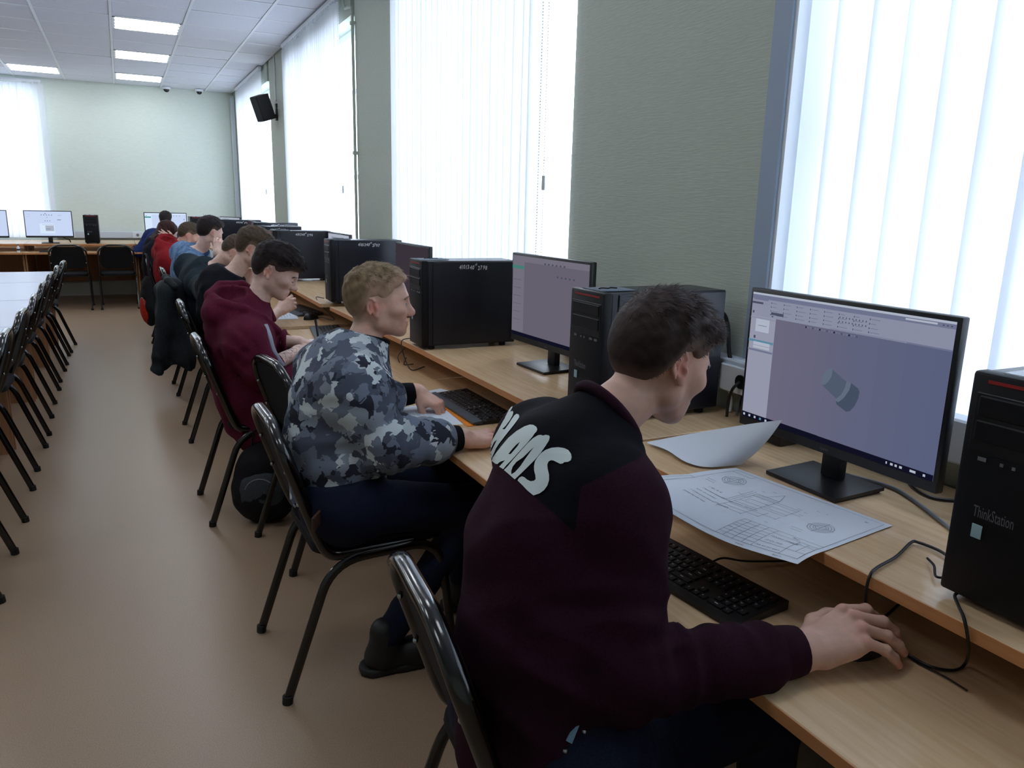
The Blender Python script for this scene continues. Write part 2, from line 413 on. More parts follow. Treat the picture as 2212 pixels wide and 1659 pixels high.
    # corner conduit and speaker cable duct
    tag(MB().bbox(XW - .06, XW - .005, YF - .13, YF - .06, .8, 2.95, .003).build('cable_duct', M_TRUNK), 'vertical white cable duct in the far corner', 'cable duct')
    tag(MB().bbox(XW - .014, XW - .001, 9.36, 9.385, 2.52, 2.99, .003).build('cable_duct', M_TRUNK), 'thin white duct running up from the wall speaker', 'cable duct')
    # trunking on the far wall with sockets
    t = thing('wall_trunking', 'white cable trunking with sockets along the far wall', 'trunking', (0, YF - .03, 0))
    MB().bbox(-.86, .62, -.03, .03, .835, .93, .005).build('channel', M_TRUNK, t)
    for x0 in (-.86, .12):
        MB().bbox(x0, x0 + .24, -.038, -.028, .838, .926, .003).build('socket_plate', M_PVC, t)
        for x in (x0 + .07, x0 + .17): MB().cyl((x, -.042, .882), (x, -.036, .882), .021, 14).build('socket', M_CABLEG, t)
    # trunking along the window wall near the second tower
    t = thing('wall_trunking', 'white trunking with power sockets behind the row of desks', 'trunking', (XW - .03, 0, 0))
    MB().bbox(-.03, .028, -.6, 12.4, .90, 1.0, .005).build('channel', M_TRUNK, t)
    MB().bbox(-.042, -.028, 1.42, 1.76, .905, .985, .003).build('socket_plate', M_PVC, t)
    for y in (1.50, 1.58, 1.66): MB().cyl((-.046, y, .945), (-.04, y, .945), .021, 14).build('socket', M_CABLEG, t)
    # dome cameras
    for (x, y, lab) in [(.725, 12.84, 'small white dome camera on the ceiling, nearer the lights'), (1.165, 12.80, 'small white dome camera on the ceiling nearer the corner')]:
        t = thing('dome_camera', lab, 'camera', (x, y, ZC - .006), 0, 'dome cameras on the ceiling')
        MB().cyl((0, 0, -.03), (0, 0, 0), .055, 16, .06).build('housing', M_PVC, t)
        MB().sphere((0, 0, -.03), .04, 14, 8).build('dome', M_BEZEL, t)
    # wall speaker
    t = thing('wall_speaker', 'black loudspeaker tilted down on the wall between two windows', 'speaker', (XW, 9.36, 2.40))
    S = Matrix.Translation((-.165, -.045, .03)) @ Matrix.Rotation(math.radians(24), 4, 'Z') @ Matrix.Rotation(math.radians(-20), 4, 'Y') @ Matrix.Scale(.70, 4)
    MB().prism([(-.10, -.085), (-.10, .085), (.10, .125), (.10, -.125)][::1], 'z', -.19, .19).xf(Matrix.Identity(4)).xf(S).build('cabinet', M_CABINET, t)
    g = MB().bbox(-.112, -.098, -.09, .09, -.185, .185, .006).xf(S); g.build('grille', M_MESH, t)
    MB().bbox(-.02, 0, -.035, .035, -.09, .09, .004).build('wall_plate', M_CABINET, t)
    MB().tube([(0, 0, -.03), (-.05, -.01, -.04), (-.11, -.03, .0)], .014, 8).build('bracket_arm', M_CABINET, t)
build_room()
# ------------------------------------------------------------------ desks
def desk_unit(name, lab, y0, y1, xf_low=.825, xf_up=1.095, zl=.705, zu=.83, loc=(0, 0, 0), rz=0.0, xb=1.645, group='two-level computer desks'):
    # local frame: x from the front edge plane of the lower top, along +x to the wall; y along the row
    t = thing(name, lab, 'desk', loc, rz, group)
    b = .022
    MB().bbox(xf_low + .002, 1.42, y0, y1, zl - b, zl, .0015).build('lower_top', M_WOOD, t)
    MB().box(xf_low, xf_low + .002, y0, y1, zl - b, zl - .0005).build('lower_edge_band', M_EDGE, t)
    MB().bbox(xf_up + .002, xb, y0, y1, zu - b, zu, .0015).build('upper_shelf', M_WOOD, t)
    MB().box(xf_up, xf_up + .002, y0, y1, zu - b, zu - .0005).build('upper_edge_band', M_EDGE, t)
    for y in (y0 + .002, y1 - .020):
        MB().box(xf_low + .20, xb - .02, y, y + .018, 0.0, zl - b).build('side_panel', M_PANEL, t)
        MB().box(xf_up + .24, xb - .02, y, y + .018, zl, zu - b).build('riser_panel', M_PANEL, t)
    MB().box(1.40, 1.418, y0 + .02, y1 - .02, zl, zu - b).build('riser_back', M_PANEL, t)
    MB().box(1.36, 1.378, y0 + .02, y1 - .02, .22, zl - b).build('modesty_panel', M_PANEL, t)
    return t
D_ROW = [
    ('desk with the curled drawing sheet, nearest in the row', .16, 1.590, 0, 0, 0, 0),
    ('desk of the camouflage-top student, second in the row', 1.598, 2.985, 0, .003, -.3, 0),
    ('desk of the burgundy-hoodie student, third in the row', 2.992, 4.50, 0, 0, -1.6, 0),
    ('desk with keyboard and mouse behind the burgundy hoodie', 4.56, 5.90, -.085, .012, 0, 0),
    ('desk of the bent dark-green-shirt student', 5.91, 7.22, -.115, .01, 0, 0),
    ('desk of the denim-jacket student', 7.23, 8.55, -.13, .01, 0, 0),
    ('desk of the red-hoodie student', 8.56, 9.88, -.135, .01, 0, 0),
    ('last desk of the window row before the far wall', 9.89, 11.1, -.14, .01, 0, 0)]
for (lab, a, c, dx, dz, rz, _) in D_ROW:
    xb = 1.645 - dx - .0
    p = Vector((.825, a, 0)); rm = Matrix.Rotation(math.radians(-rz), 3, 'Z')
    # rotate about the near front corner so that far end drifts away from the wall
    off = p - rm @ p
    t = desk_unit('computer_desk', lab, a, c, loc=(off.x + dx, off.y, dz), rz=math.radians(-rz), xb=xb - (.0 if rz == 0 else 0.0))
# far-wall desks (front faces the camera)
for k, (x0, x1, lab) in enumerate([(-2.55, -1.16, 'desk under the bright window by the far wall'), (-1.155, .135, 'far-wall desk with the glowing monitor and tower'), (.14, 1.0, 'short far-wall desk in front of the long-haired student')]):
    desk_unit('computer_desk', lab, -x1, -x0, .0, .26, .714, .812, loc=(0, 11.52, 0), rz=PI / 2, xb=1.30, group='desks along the far wall')

# ------------------------------------------------------------------ left tables
y = 8.64
labs = ['white-topped table at the far end of the left row', 'white-topped table second from the far end on the left', 'white-topped table third from the far end on the left', 'white-topped table nearest the camera at the left edge']
for k, (a, c) in enumerate([(7.56, 8.64), (6.28, 7.55), (5.01, 6.27), (3.74, 5.0)]):
    t = thing('work_table', labs[k], 'table', (-.59, (a + c) / 2, 0), 0, 'white tables in the left row')
    h = (c - a) / 2
    MB().bbox(-1.3, 0, -h + .001, h - .001, .693, .715, .002).build('table_top', M_WHITETOP, t)
    MB().box(0, .0015, -h + .001, h - .001, .694, .714).build('edge_band', M_EDGE, t)
    for s in (-h + .03, h - .048): MB().box(-1.25, -.06, s, s + .018, 0, .693).build('side_panel', M_PANEL, t)
    MB().box(-.66, -.642, -h + .05, h - .05, .25, .693).build('modesty_panel', M_PANEL, t)

# ------------------------------------------------------------------ chairs
def smooth_path(pts, k=6):
    # Catmull-Rom through the points
    P = [np.array(p, float) for p in pts]; P = [2 * P[0] - P[1]] + P + [2 * P[-1] - P[-2]]; out = []
    for i in range(1, len(P) - 2):
        for j in range(k):
            t = j / k; a, b, c, d = P[i - 1], P[i], P[i + 1], P[i + 2]
            out.append(.5 * ((2 * b) + (-a + c) * t + (2 * a - 5 * b + 4 * c - d) * t * t + (-a + 3 * b - 3 * c + d) * t ** 3))
    out.append(P[-2]); return [tuple(q) for q in out]
def fillet(pts, r, n=5):
    P = [Vector(p) for p in pts]; out = [P[0]]
    for i in range(1, len(P) - 1):
        a = (P[i - 1] - P[i]); b = (P[i + 1] - P[i]); q = min(r, a.length * .49, b.length * .49)
        s = P[i] + a.normalized() * q; e = P[i] + b.normalized() * q
        for k in range(n + 1):
            t = k / n; out.append((1 - t) ** 2 * s + 2 * t * (1 - t) * P[i] + t * t * e)
    out.append(P[-1]); return [tuple(p) for p in out]
def make_chair(lab):
    t = thing('office_chair', lab, 'chair', group='black upholstered steel-frame chairs')
    H = .205
    half = [(.10, -H, .432), (-.155, -H, .432), (-.185, -H, .50), (-.275, -H, .79)]
    full = half + [(-.283, -H + .09, .825), (-.283, H - .09, .825)] + [(x, -y, z) for x, y, z in half[::-1]]
    full[3] = (-.272, -H, .765); full[-4] = (-.272, H, .765)
    MB().tube(fillet(full, .085, 6), .012, 10, .0175, up=(1, 0, 0.2)).build('back_frame', M_BLACKTUBE, t, 50)
    for s in (-1, 1):
        leg = [(-.29, s * .212, .0), (-.165, s * .212, .40), (-.10, s * .212, .421), (.13, s * .212, .421), (.19, s * .212, .40), (.235, s * .212, 0)]
        leg = [(-.29, s * .215, .012), (-.15, s * .215, .418), (.185, s * .215, .428), (.235, s * .215, .012)]
        MB().tube(fillet(leg, .10, 7), .0085, 10, .0145, up=(1, 0, 0)).build('leg', M_BLACKTUBE, t, 50)
        for q in (leg[0], leg[-1]): MB().cyl((q[0] - .002, q[1], 0), (q[0], q[1], .024), .0158, 10).build('foot_cap', M_RUBBER, t)
    MB().cyl((-.06, -.212, .418), (-.06, .212, .418), .009, 8).build('cross_rail', M_BLACKTUBE, t)
    MB().cyl((.14, -.212, .42), (.14, .212, .42), .009, 8).build('cross_rail', M_BLACKTUBE, t)
    # seat: soft slab with rounded plan
    def slab(w0, w1, d0, d1, rc, thick, puff, place, name, material):
        n = 7; poly = []
        cs = [(d1 - rc, w1 - rc, 0), (d0 + rc, w0 - rc, 90), (d0 + rc, -w0 + rc, 180), (d1 - rc, -w1 + rc, 270)]
        for (cx, cy, a0) in cs:
            for k in range(n): a = math.radians(a0 + 90 * k / (n - 1)); poly.append((cx + rc * math.cos(a), cy + rc * math.sin(a)))
        mx = sum(p[0] for p in poly) / len(poly); v = []; f = []; rings = [(1, 0), (1.012, thick * .35), (1.0, thick * .7), (.93, thick * .95), (.6, thick + puff)]
        for (sc, h) in rings: v += [(mx + (p[0] - mx) * sc, p[1] * sc, h) for p in poly]
        k = len(poly)
        for r in range(len(rings) - 1):
            for j in range(k): f.append((r * k + j, r * k + (j + 1) % k, (r + 1) * k + (j + 1) % k, (r + 1) * k + j))
        f.append(tuple(range(k - 1, -1, -1))); f.append(tuple((len(rings) - 1) * k + j for j in range(k)))
        return MB().add([place(p) for p in v], f).build(name, material, t, 40)
    slab(.19, .205, -.19, .215, .06, .04, .008, lambda p: (p[0], p[1], .43 + p[2]), 'seat', M_UPH)
    ca, sa = math.cos(math.radians(17)), math.sin(math.radians(17))
    slab(.186, .18, 0, .285, .08, .026, .008, lambda p: (-.192 - p[0] * .30 + p[2] * .95 - .008, p[1], .525 + p[0] * .955 + p[2] * .3), 'backrest', M_UPH)
    MB().prism([(-.16, .53), (.16, .53), (.175, .60), (.165, .78), (.12, .805), (-.12, .805), (-.165, .78), (-.175, .60)], 'x', -.004, 0).xf(Matrix(((1, 0, -.30, -.036), (0, 1, 0, 0), (0, 0, 1, 0), (0, 0, 0, 1))) ).build('back_board', M_BEZEL, t)
    for (yy, zz) in ((-H + .012, .60), (-H + .012, .70), (H - .012, .60), (H - .012, .70)): MB().sphere((-.192 - (zz - .5) * .30 - .012, yy, zz), .006, 8, 5).build('bolt', M_CHROME, t)
    return t
chair0 = make_chair('chair under the student in the maroon and black sweatshirt, nearest the camera')
def place_chair(x, y, rz, lab, first=[True]):
    c = chair0 if first[0] else copy_tree(chair0); first[0] = False
    c.location = (x, y, 0); c.rotation_euler = (0, 0, math.radians(rz)); c['label'] = lab; return c
for (x, y, rz, lab) in [
    (.665, 1.073, -5, 'chair under the student in the maroon and black sweatshirt, nearest the camera'),
    (.610, 2.270, 1, 'chair under the student in the grey camouflage top'),
    (.745, 3.105, 9, 'empty chair between the camouflage student and the burgundy hoodie'),
    (.540, 3.690, 2, 'chair under the burgundy-hoodie student'),
    (.555, 5.020, 1, 'chair under the black T-shirt student'),
    (.560, 6.270, 1, 'chair with a dark jacket hanging over its back'),
    (.560, 7.50, 2, 'chair under the denim-jacket student'),
    (.480, 8.62, -2, 'chair under the red-hoodie student, red and black bag on its back'),
    (-.645, 11.50, 90, 'black chair at the far-wall desk left of the other one, below the glowing screen'),
    (-.105, 11.50, 90, 'black chair at the far-wall desk, nearer the blue-shirt student'),
    (-.790, 3.270, 180, 'nearest chair of the left row, mostly cut by the picture edge'),
    (-.790, 4.050, 181, 'second nearest chair of the left row at the white tables'),
    (-.795, 4.800, 179, 'third nearest chair of the left row at the white tables'),
    (-.800, 5.480, 182, 'fourth nearest chair of the left row at the white tables'),
    (-.815, 6.320, 180, 'fourth chair from the far end of the left row'),
    (-.820, 7.050, 179, 'third chair from the far end of the left row'),
    (-.820, 7.750, 181, 'second chair from the far end of the left row'),
    (-.805, 8.370, 178, 'chair at the far end of the left row beside the end table')]:
    place_chair(x, y, rz, lab)

# ------------------------------------------------------------------ towers
TOWER_H = .372
def on_plane(v2, f):   # helper: map 2-d text points with a function
    return [f(p) for p in v2]
def make_tower():
    t = thing('computer_tower', 'x', 'computer tower', group='black workstation towers')
    W2 = .0875; D = .43
    MB().bbox(.028, D, -W2 + .004, W2 - .004, .016, TOWER_H, .003).build('case', M_CASE, t)
    for s in (-1, 1): MB().bbox(.05, D - .004, s * W2 - .004 * (s > 0), s * W2 + .004 * (s < 0), .02, TOWER_H - .004, .0015).build('side_panel', M_CASE, t)
    MB().bbox(0, .03, -W2, W2, .012, TOWER_H + .002, .006, 2).build('front_bezel', M_MESH, t)
    MB().bbox(-.0015, .01, -W2 + .012, W2 - .012, .25, TOWER_H - .03, .001).build('drive_bay', M_BEZEL, t)
    for z in (.268, .306): MB().bbox(-.004, .005, -W2 + .018, W2 - .018, z, z + .032, .002).build('drive_cover', M_MESH, t)
    MB().box(-.0012, .004, -W2 + .02, W2 - .026, TOWER_H - .014, TOWER_H - .009).build('red_stripe', M_RED, t)
    for (y, wd, hh) in ((.052, .013, .006), (.022, .005, .005), (.004, .005, .005), (-.03, .014, .006), (-.055, .014, .006)): MB().box(-.0012, .004, y - wd / 2, y + wd / 2, .238, .238 + hh).build('front_port', M_SILVER, t)
    v, f = text_geo('ThinkStation', .021, xs=.62, bold=.0)
    mxx = max(p[0] for p in v)
    MB().add([(-.0012, .052 - p[0] / mxx * .062, .150 + p[1] * 1.25) for p in v], f).build('nameplate', M_SILVER, t, 0)
    MB().bbox(-.0016, .0, .034, .050, .116, .138, .0004).build('sticker', mat('sticker_blue', (150, 182, 192), .4) if 'sticker_blue' not in MATS else MATS['sticker_blue'], t)
    for (x, y) in ((.05, -.06), (.05, .06), (.38, -.06), (.38, .06)): MB().cyl((x, y, 0), (x, y, .018), .014, 10).build('foot', M_RUBBER, t)
    vt = MB()
    for k in range(9): vt.box(D - .001, D + .001, -.06, .06, .06 + k * .02, .068 + k * .02)
    vt.build('rear_vents', M_RUBBER, t)
    MB().box(D - .001, D + .003, -.05, .02, .25, .33).build('port_plate', M_SILVER, t)
    return t
tower0 = make_tower()
NUM = {}
def tower(x, y, rz, lab, num=None, label_top=False, z=.83, first=[True], dim=1.0):
    t = tower0 if first[0] else copy_tree(tower0); first[0] = False
    t.location = (x, y, z); t.rotation_euler = (0, 0, math.radians(rz)); t['label'] = lab
    if num:
        g = MB(); xx = .165
        for (s, size, dz, gap) in (('4101340', .024, 0, .001), ('10', .013, .014, .001), (num, .024, -.003, 0)):
            for ch in s:
                v, f = text_geo(ch, size, shear=.18, xs=.74, bold=.0005)
                a = random.uniform(-.06, .06); dy = random.uniform(-.0015, .0015)
                wd = max(p[0] for p in v) - min(p[0] for p in v); x0 = min(p[0] for p in v)
                g.add([(xx + (p[0] - x0) * math.cos(a) - p[1] * math.sin(a), -.0885, TOWER_H - .034 + dz + dy + (p[0] - x0) * math.sin(a) + p[1] * math.cos(a)) for p in v], f)
                xx += wd + .0022
            xx += gap
        g.build('inventory_number', M_INK, t, 0)
    if label_top:
        p = MB(); 
        p.box(.015, .135, -.045, .05, TOWER_H + .002, TOWER_H + .004); p.build('paper_label', M_PAPER, t)
        MB().tube([(.04, .0, TOWER_H + .0045), (.055, .012, TOWER_H + .0045), (.07, .0, TOWER_H + .0045), (.085, .012, TOWER_H + .0045), (.10, .0, TOWER_H + .0045)], .003, 6).build('label_mark', M_RUBBER, t)
    return t
tower(1.148, .6275, 0, 'black workstation tower at the right edge with a visible front nameplate', None, True)
tower(1.150, 1.835, 0, 'black tower behind the nearest student, its number ending 799', '2799', True, .833)
tower(1.090, 3.105, -2, 'black tower with the number ending 2798 in front of the camouflage student', '2798', True)
tower(1.062, 4.575, -2, 'black tower with the number ending 2797', '2797', True, .845)
tower(.985, 6.03, 0, 'black tower with the number ending 2796, behind the burgundy-hoodie student', '2796', True, .842)
tower(.965, 7.02, 0, 'black tower half hidden behind the black T-shirt student', '2795', True, .842)
tower(.950, 9.12, 0, 'wide dark tower right of the denim-jacket student', '2794', False, .842)
tower(1.16, 8.16, 0, 'dark tower far along the row, only its numbered corner showing', '2793', False, .842)
tower(-.375, 11.82, 90, 'lone black tower on the far-wall desk right of the glowing screen', None, False, .812)
tower(.935, 11.75, 90, 'black tower at the far corner behind the denim-jacket student', None, False, .812)
# ------------------------------------------------------------------ monitors
def screen_mat(name, rgb, s): return emis(name, rgb, s)
MS = {k: screen_mat('screen_' + k, c, s) for k, (c, s) in dict(
    canvas=((112, 112, 136), 1.0), canvas2=((98, 104, 134), 1.0), panel=((150, 152, 172), 1.0), ribbon=((140, 144, 166), 1.0), title=((112, 118, 144), 1.0), dark=((16, 18, 36), 1.0),
    line=((74, 78, 98), 1.0), white=((176, 184, 200), 1.0), teal=((92, 136, 160), 1.0), part1=((82, 92, 112), 1.0), part2=((98, 110, 128), 1.0), part3=((70, 80, 100), 1.0), mauve=((104, 99, 113), 1.0), mauve2=((116, 112, 126), 1.0), green=((70, 128, 120), 1.0),
    bright=((186, 200, 228), 1.0), brightpanel=((200, 216, 236), 1.0), teal2=((40, 130, 120), 1.0), grey=((138, 146, 158), 1.0), dim=((60, 52, 60), 1.0)).items()}
MDZ = 0.0
for k in range(14):
    q_ = k / 13; MS['grad%d' % k] = screen_mat('screen_gradient_%d' % k, (108 - 18 * q_, 105 - 7 * q_, 126 + 2 * q_), 0.80)
for k in MS:
    if not k.startswith('grad') and k not in ('bright', 'brightpanel', 'teal2'): MS[k].node_tree.nodes['Emission'].inputs['Strength'].default_value = .80
def make_monitor_body(t):
    # local: screen plane faces -x; origin on the desk under the screen centre
    W2, zb, zt = .274, .072 + MDZ, .420 + MDZ
    MB().bbox(.0, .022, -W2, W2, zb, zt, .004, 2).build('panel', M_BEZEL, t)
    MB().bbox(.02, .045, -W2 * .7, W2 * .7, zb + .04, zt - .05, .01, 2).build('back_cover', M_BEZEL2, t)
    MB().bbox(-.0006, .001, -W2 + .002, W2 - .002, zb + .002, zb + .0225, .0004).build('chin_strip', M_BEZEL2, t)
    v, f = text_geo('iiyama', .009); MB().add([(-.0012, .012 - p[0], zb + .009 + p[1]) for p in v], f).build('brand_mark', M_SILVER, t, 0)
    MB().bbox(.024, .05, -.026, .026, .012, zb + .12, .005, 2).build('stand_column', M_BEZEL, t)
    MB().prism([(-.068, -.10), (-.068, .10), (.085, .10), (.085, -.10)], 'z', .002, .010).xf(Matrix(((1, 0, 0, .0), (0, 1, 0, 0), (0.03, 0, 1, .002), (0, 0, 0, 1)))).build('base_plate', M_BEZEL, t)
    MB().bbox(-.062, .08, -.094, .094, 0, .004, .001).build('base_pad', M_RUBBER, t)
def screen_rects(t, items, name='screen'):
    # items: (mat, u0, u1, v0, v1) u to the viewer's right, v up, 0..1 ; viewer looks along +x so u increases with -y
    W2, zb, zt = .264, .096 + MDZ, .410 + MDZ; names = sorted({i[0] for i in items}); b = MB()
    for k, (mn, u0, u1, v0, v1) in enumerate(items):
        x = (-.0022 if name == 'screen_details' else -.0008) - .00012 * min(k, 6)
        y0, y1 = W2 - u0 * 2 * W2, W2 - u1 * 2 * W2; z0, z1 = zb + v0 * (zt - zb), zb + v1 * (zt - zb)
        b.add([(x, y0, z0), (x, y1, z0), (x, y1, z1), (x, y0, z1)], [(0, 1, 2, 3)], names.index(mn))
    o = b.build(name, [MS[n] for n in names], t, 0)
    if name == 'screen_details': o['kind'] = 'stuff'
    return o
def screen_polys(t, polys, name):
    W2, zb, zt = .264, .096 + MDZ, .410 + MDZ; names = sorted({p[0] for p in polys}); b = MB()
    for k, (mn, pts) in enumerate(polys):
        b.add([(-.0034 - .0001 * k, W2 - u * 2 * W2, zb + v * (zt - zb)) for u, v in pts], [tuple(range(len(pts)))], names.index(mn))
    return b.build(name, [MS[n] for n in names], t, 0)
rs = random.Random(3)
def cad_screen(t):
    base = [('canvas', 0, 1, 0, 1)] + [('grad%d' % k, .155 + .845 * k / 14, .155 + .845 * (k + 1) / 14, .04, .83) for k in range(14)]
    base += [('panel', 0, .155, .04, .90), ('ribbon', 0, 1, .82, .955), ('title', 0, 1, .955, .985), ('white', 0, 1, .985, 1.0), ('dark', 0, 1, 0, .042)]
    screen_rects(t, base, 'screen')
    d = []
    d += [('title', .01, .10, .945, .958), ('line', .0, .07, .915, .93), ('white', .035, .12, .70, .80), ('line', .05, .105, .748, .751), ('ribbon', .0, .155, .80, .812), ('teal', 0, .155, .617, .635), ('white', .032, .135, .595, .62), ('white', .032, .135, .57, .59), ('title', 0, .155, .545, .56), ('line', .03, .042, .645, .668), ('line', .01, .02, .84, .86), ('line', .13, .14, .83, .84), ('line', .125, .20, .845, .867)]
    for row in (.935, .905, .875, .848):
        u = .12
        while u < .72:
            ww = rs.uniform(.02, .045)
            d.append(('line', u, u + .0045, row - .0055, row + .0055)); d.append(('title', u + .008, u + .008 + ww, row - .0022, row + .0022)); u += .075
    for k in range(9):
        for row in (.915, .885): d.append(('line', .50 + k * .016, .505 + k * .016, row - .005, row + .005))
    u = .33
    for k in range(22): d.append(('title' if k % 3 else ('line' if k % 2 else 'dark'), u, u + .006, .797, .810)); u += .0125
    for k in range(12): d.append(('title', .05 + k * .03, .07 + k * .03, .968, .974))
    for k in range(5): d.append(('white' if k != 3 else 'teal', .01 + k * .035, .022 + k * .035, .012, .03))
    for (a, c) in ((.80, .806), (.82, .832), (.84, .85), (.86, .872), (.905, .93), (.96, .97)): d.append(('white', a, c, .014, .03))
    for k in range(3): d.append(('line', .95 + k * .016, .957 + k * .016, .967, .975))
    d.append(('white', .80, .93, .968, .98))
    screen_rects(t, d, 'screen_details')
    # the modelled shaft on the canvas: a stubby stepped cylinder seen at an angle (outline taken over point by point)
    def uv(x, y):
        p = onx(1580 + x * .32549, 600 + y * .32549, 1.378); return ((1.166 + .264 - p[1]) / .528, (p[2] - .83 - .096) / .314)
    el = [uv(640 + 62 * math.cos(a) * .50 - 27 * math.sin(a) * .87, 655 - 62 * math.cos(a) * .87 - 27 * math.sin(a) * .50) for a in [2 * PI * k / 22 for k in range(22)]]
    screen_polys(t, [('part1', [uv(*p) for p in [(668, 600), (772, 690), (745, 770), (705, 805), (606, 708), (615, 650)]]), ('part2', el),
                     ('part3', [uv(*p) for p in [(795, 692), (850, 735), (858, 755), (850, 800), (825, 850), (795, 884), (768, 888), (705, 840), (700, 815), (770, 740)]]),
                     ('part2', [uv(*p) for p in [(772, 690), (795, 688), (802, 702), (790, 745), (755, 795), (718, 825), (702, 818), (700, 804), (735, 775), (762, 730)]])], 'screen_model')
def plain_screen(t, bgc, pan, accent, extra=True):
    d = [(bgc, 0, 1, 0, 1), (pan, 0, .17, .05, .93), (pan, 0, 1, .93, 1), ('dark', 0, 1, 0, .045)]
    screen_rects(t, d, 'screen')
    e = [(accent, 0, .17, .84, .88)]
    if extra:
        for k in range(6): e.append(('line', .45 + .05 * k, .47 + .05 * k, .93, .95))
        for k in range(5): e.append(('line', .62 + .05 * k, .64 + .05 * k, .80, .82))
        for k in range(6): e.append((bgc, .02, .13, .70 - k * .1, .71 - k * .1))
    screen_rects(t, e, 'screen_details')
def glow_screen(t):
    screen_rects(t, [('bright', 0, 1, 0, 1), ('brightpanel', .3, .62, .1, .5)], 'screen')
    d = []
    for k in range(5): d.append(('dark', .35 + .055 * k, .365 + .055 * k, .84, .87))
    d += [('dark', .43, .455, .90, .92), ('line', .47, .48, .74, .77)]
    for k in range(3): d.append(('line', .42 + .05 * k, .435 + .05 * k, .60, .63))
    d += [('line', .36, .62, .455, .462), ('teal', .43, .53, .27, .29), ('white', .42, .6, .2, .42), ('line', .69, .77, .65, .67), ('grey', .70, .80, .86, .865), ('grey', .70, .78, .82, .825), ('grey', .04, .12, .88, .885), ('grey', .04, .1, .78, .785)]
    screen_rects(t, d, 'screen_details')
def light_screen(t):
    screen_rects(t, [('bright', 0, 1, 0, 1), ('brightpanel', 0, .17, .05, .95), ('brightpanel', 0, 1, .94, 1)], 'screen')
    d = [('teal2', 0, .15, .80, .85), ('grey', .02, .06, .88, .90)]
    for k in range(5): d.append(('line', .55 + .07 * k, .57 + .07 * k, .88, .90))
    d.append(('dark', .94, .955, .72, .76)); screen_rects(t, d, 'screen_details')
def monitor(x, y, rz, lab, fn, z=.83, drop=0.0):
    global MDZ
    MDZ = -drop
    t = thing('monitor', lab, 'monitor', (x, y, z), math.radians(rz), 'flat black monitors'); make_monitor_body(t); fn(t); return t
monitor(1.378, 1.166, 0, 'nearest monitor showing a 3D model of a grey stepped shaft', cad_screen)
monitor(1.395, 2.500, 3, 'second monitor in the row with a plain mauve-grey screen and green bar', lambda t: plain_screen(t, 'mauve', 'mauve2', 'green'), .833)
monitor(1.400, 4.05, 0, 'dark-screened monitor behind the tower numbered 2797', lambda t: plain_screen(t, 'dim', 'dim', 'dim', False), .833, .035)
monitor(1.395, 5.64, 2, 'pale-screened monitor between the towers 2797 and 2796', lambda t: plain_screen(t, 'grey', 'white', 'grey', False), .842, .05)
monitor(1.390, 7.37, 2, 'pale-screened monitor fourth beyond the denim-jacket student', lambda t: plain_screen(t, 'grey', 'white', 'grey', False), .842, .05)
monitor(1.21, 8.62, 0, 'dark monitor edge-on between the far towers', lambda t: plain_screen(t, 'dim', 'dim', 'dim', False), .842, .04)
monitor(1.25, 10.75, 20, 'small pale monitor seen over the head of the denim-jacket student', lambda t: plain_screen(t, 'grey', 'white', 'grey', False), .842, .05)
monitor(-.865, 11.93, 91, 'glowing white monitor on the far-wall desk at the left', glow_screen, .812)
monitor(.545, 11.95, 91, 'bright monitor on the far wall in front of the blue-shirt student', light_screen, .812)
tag_ = monitor(-1.58, 11.80, 100, 'monitor at the left picture edge, only its edge in view', glow_screen, .812)

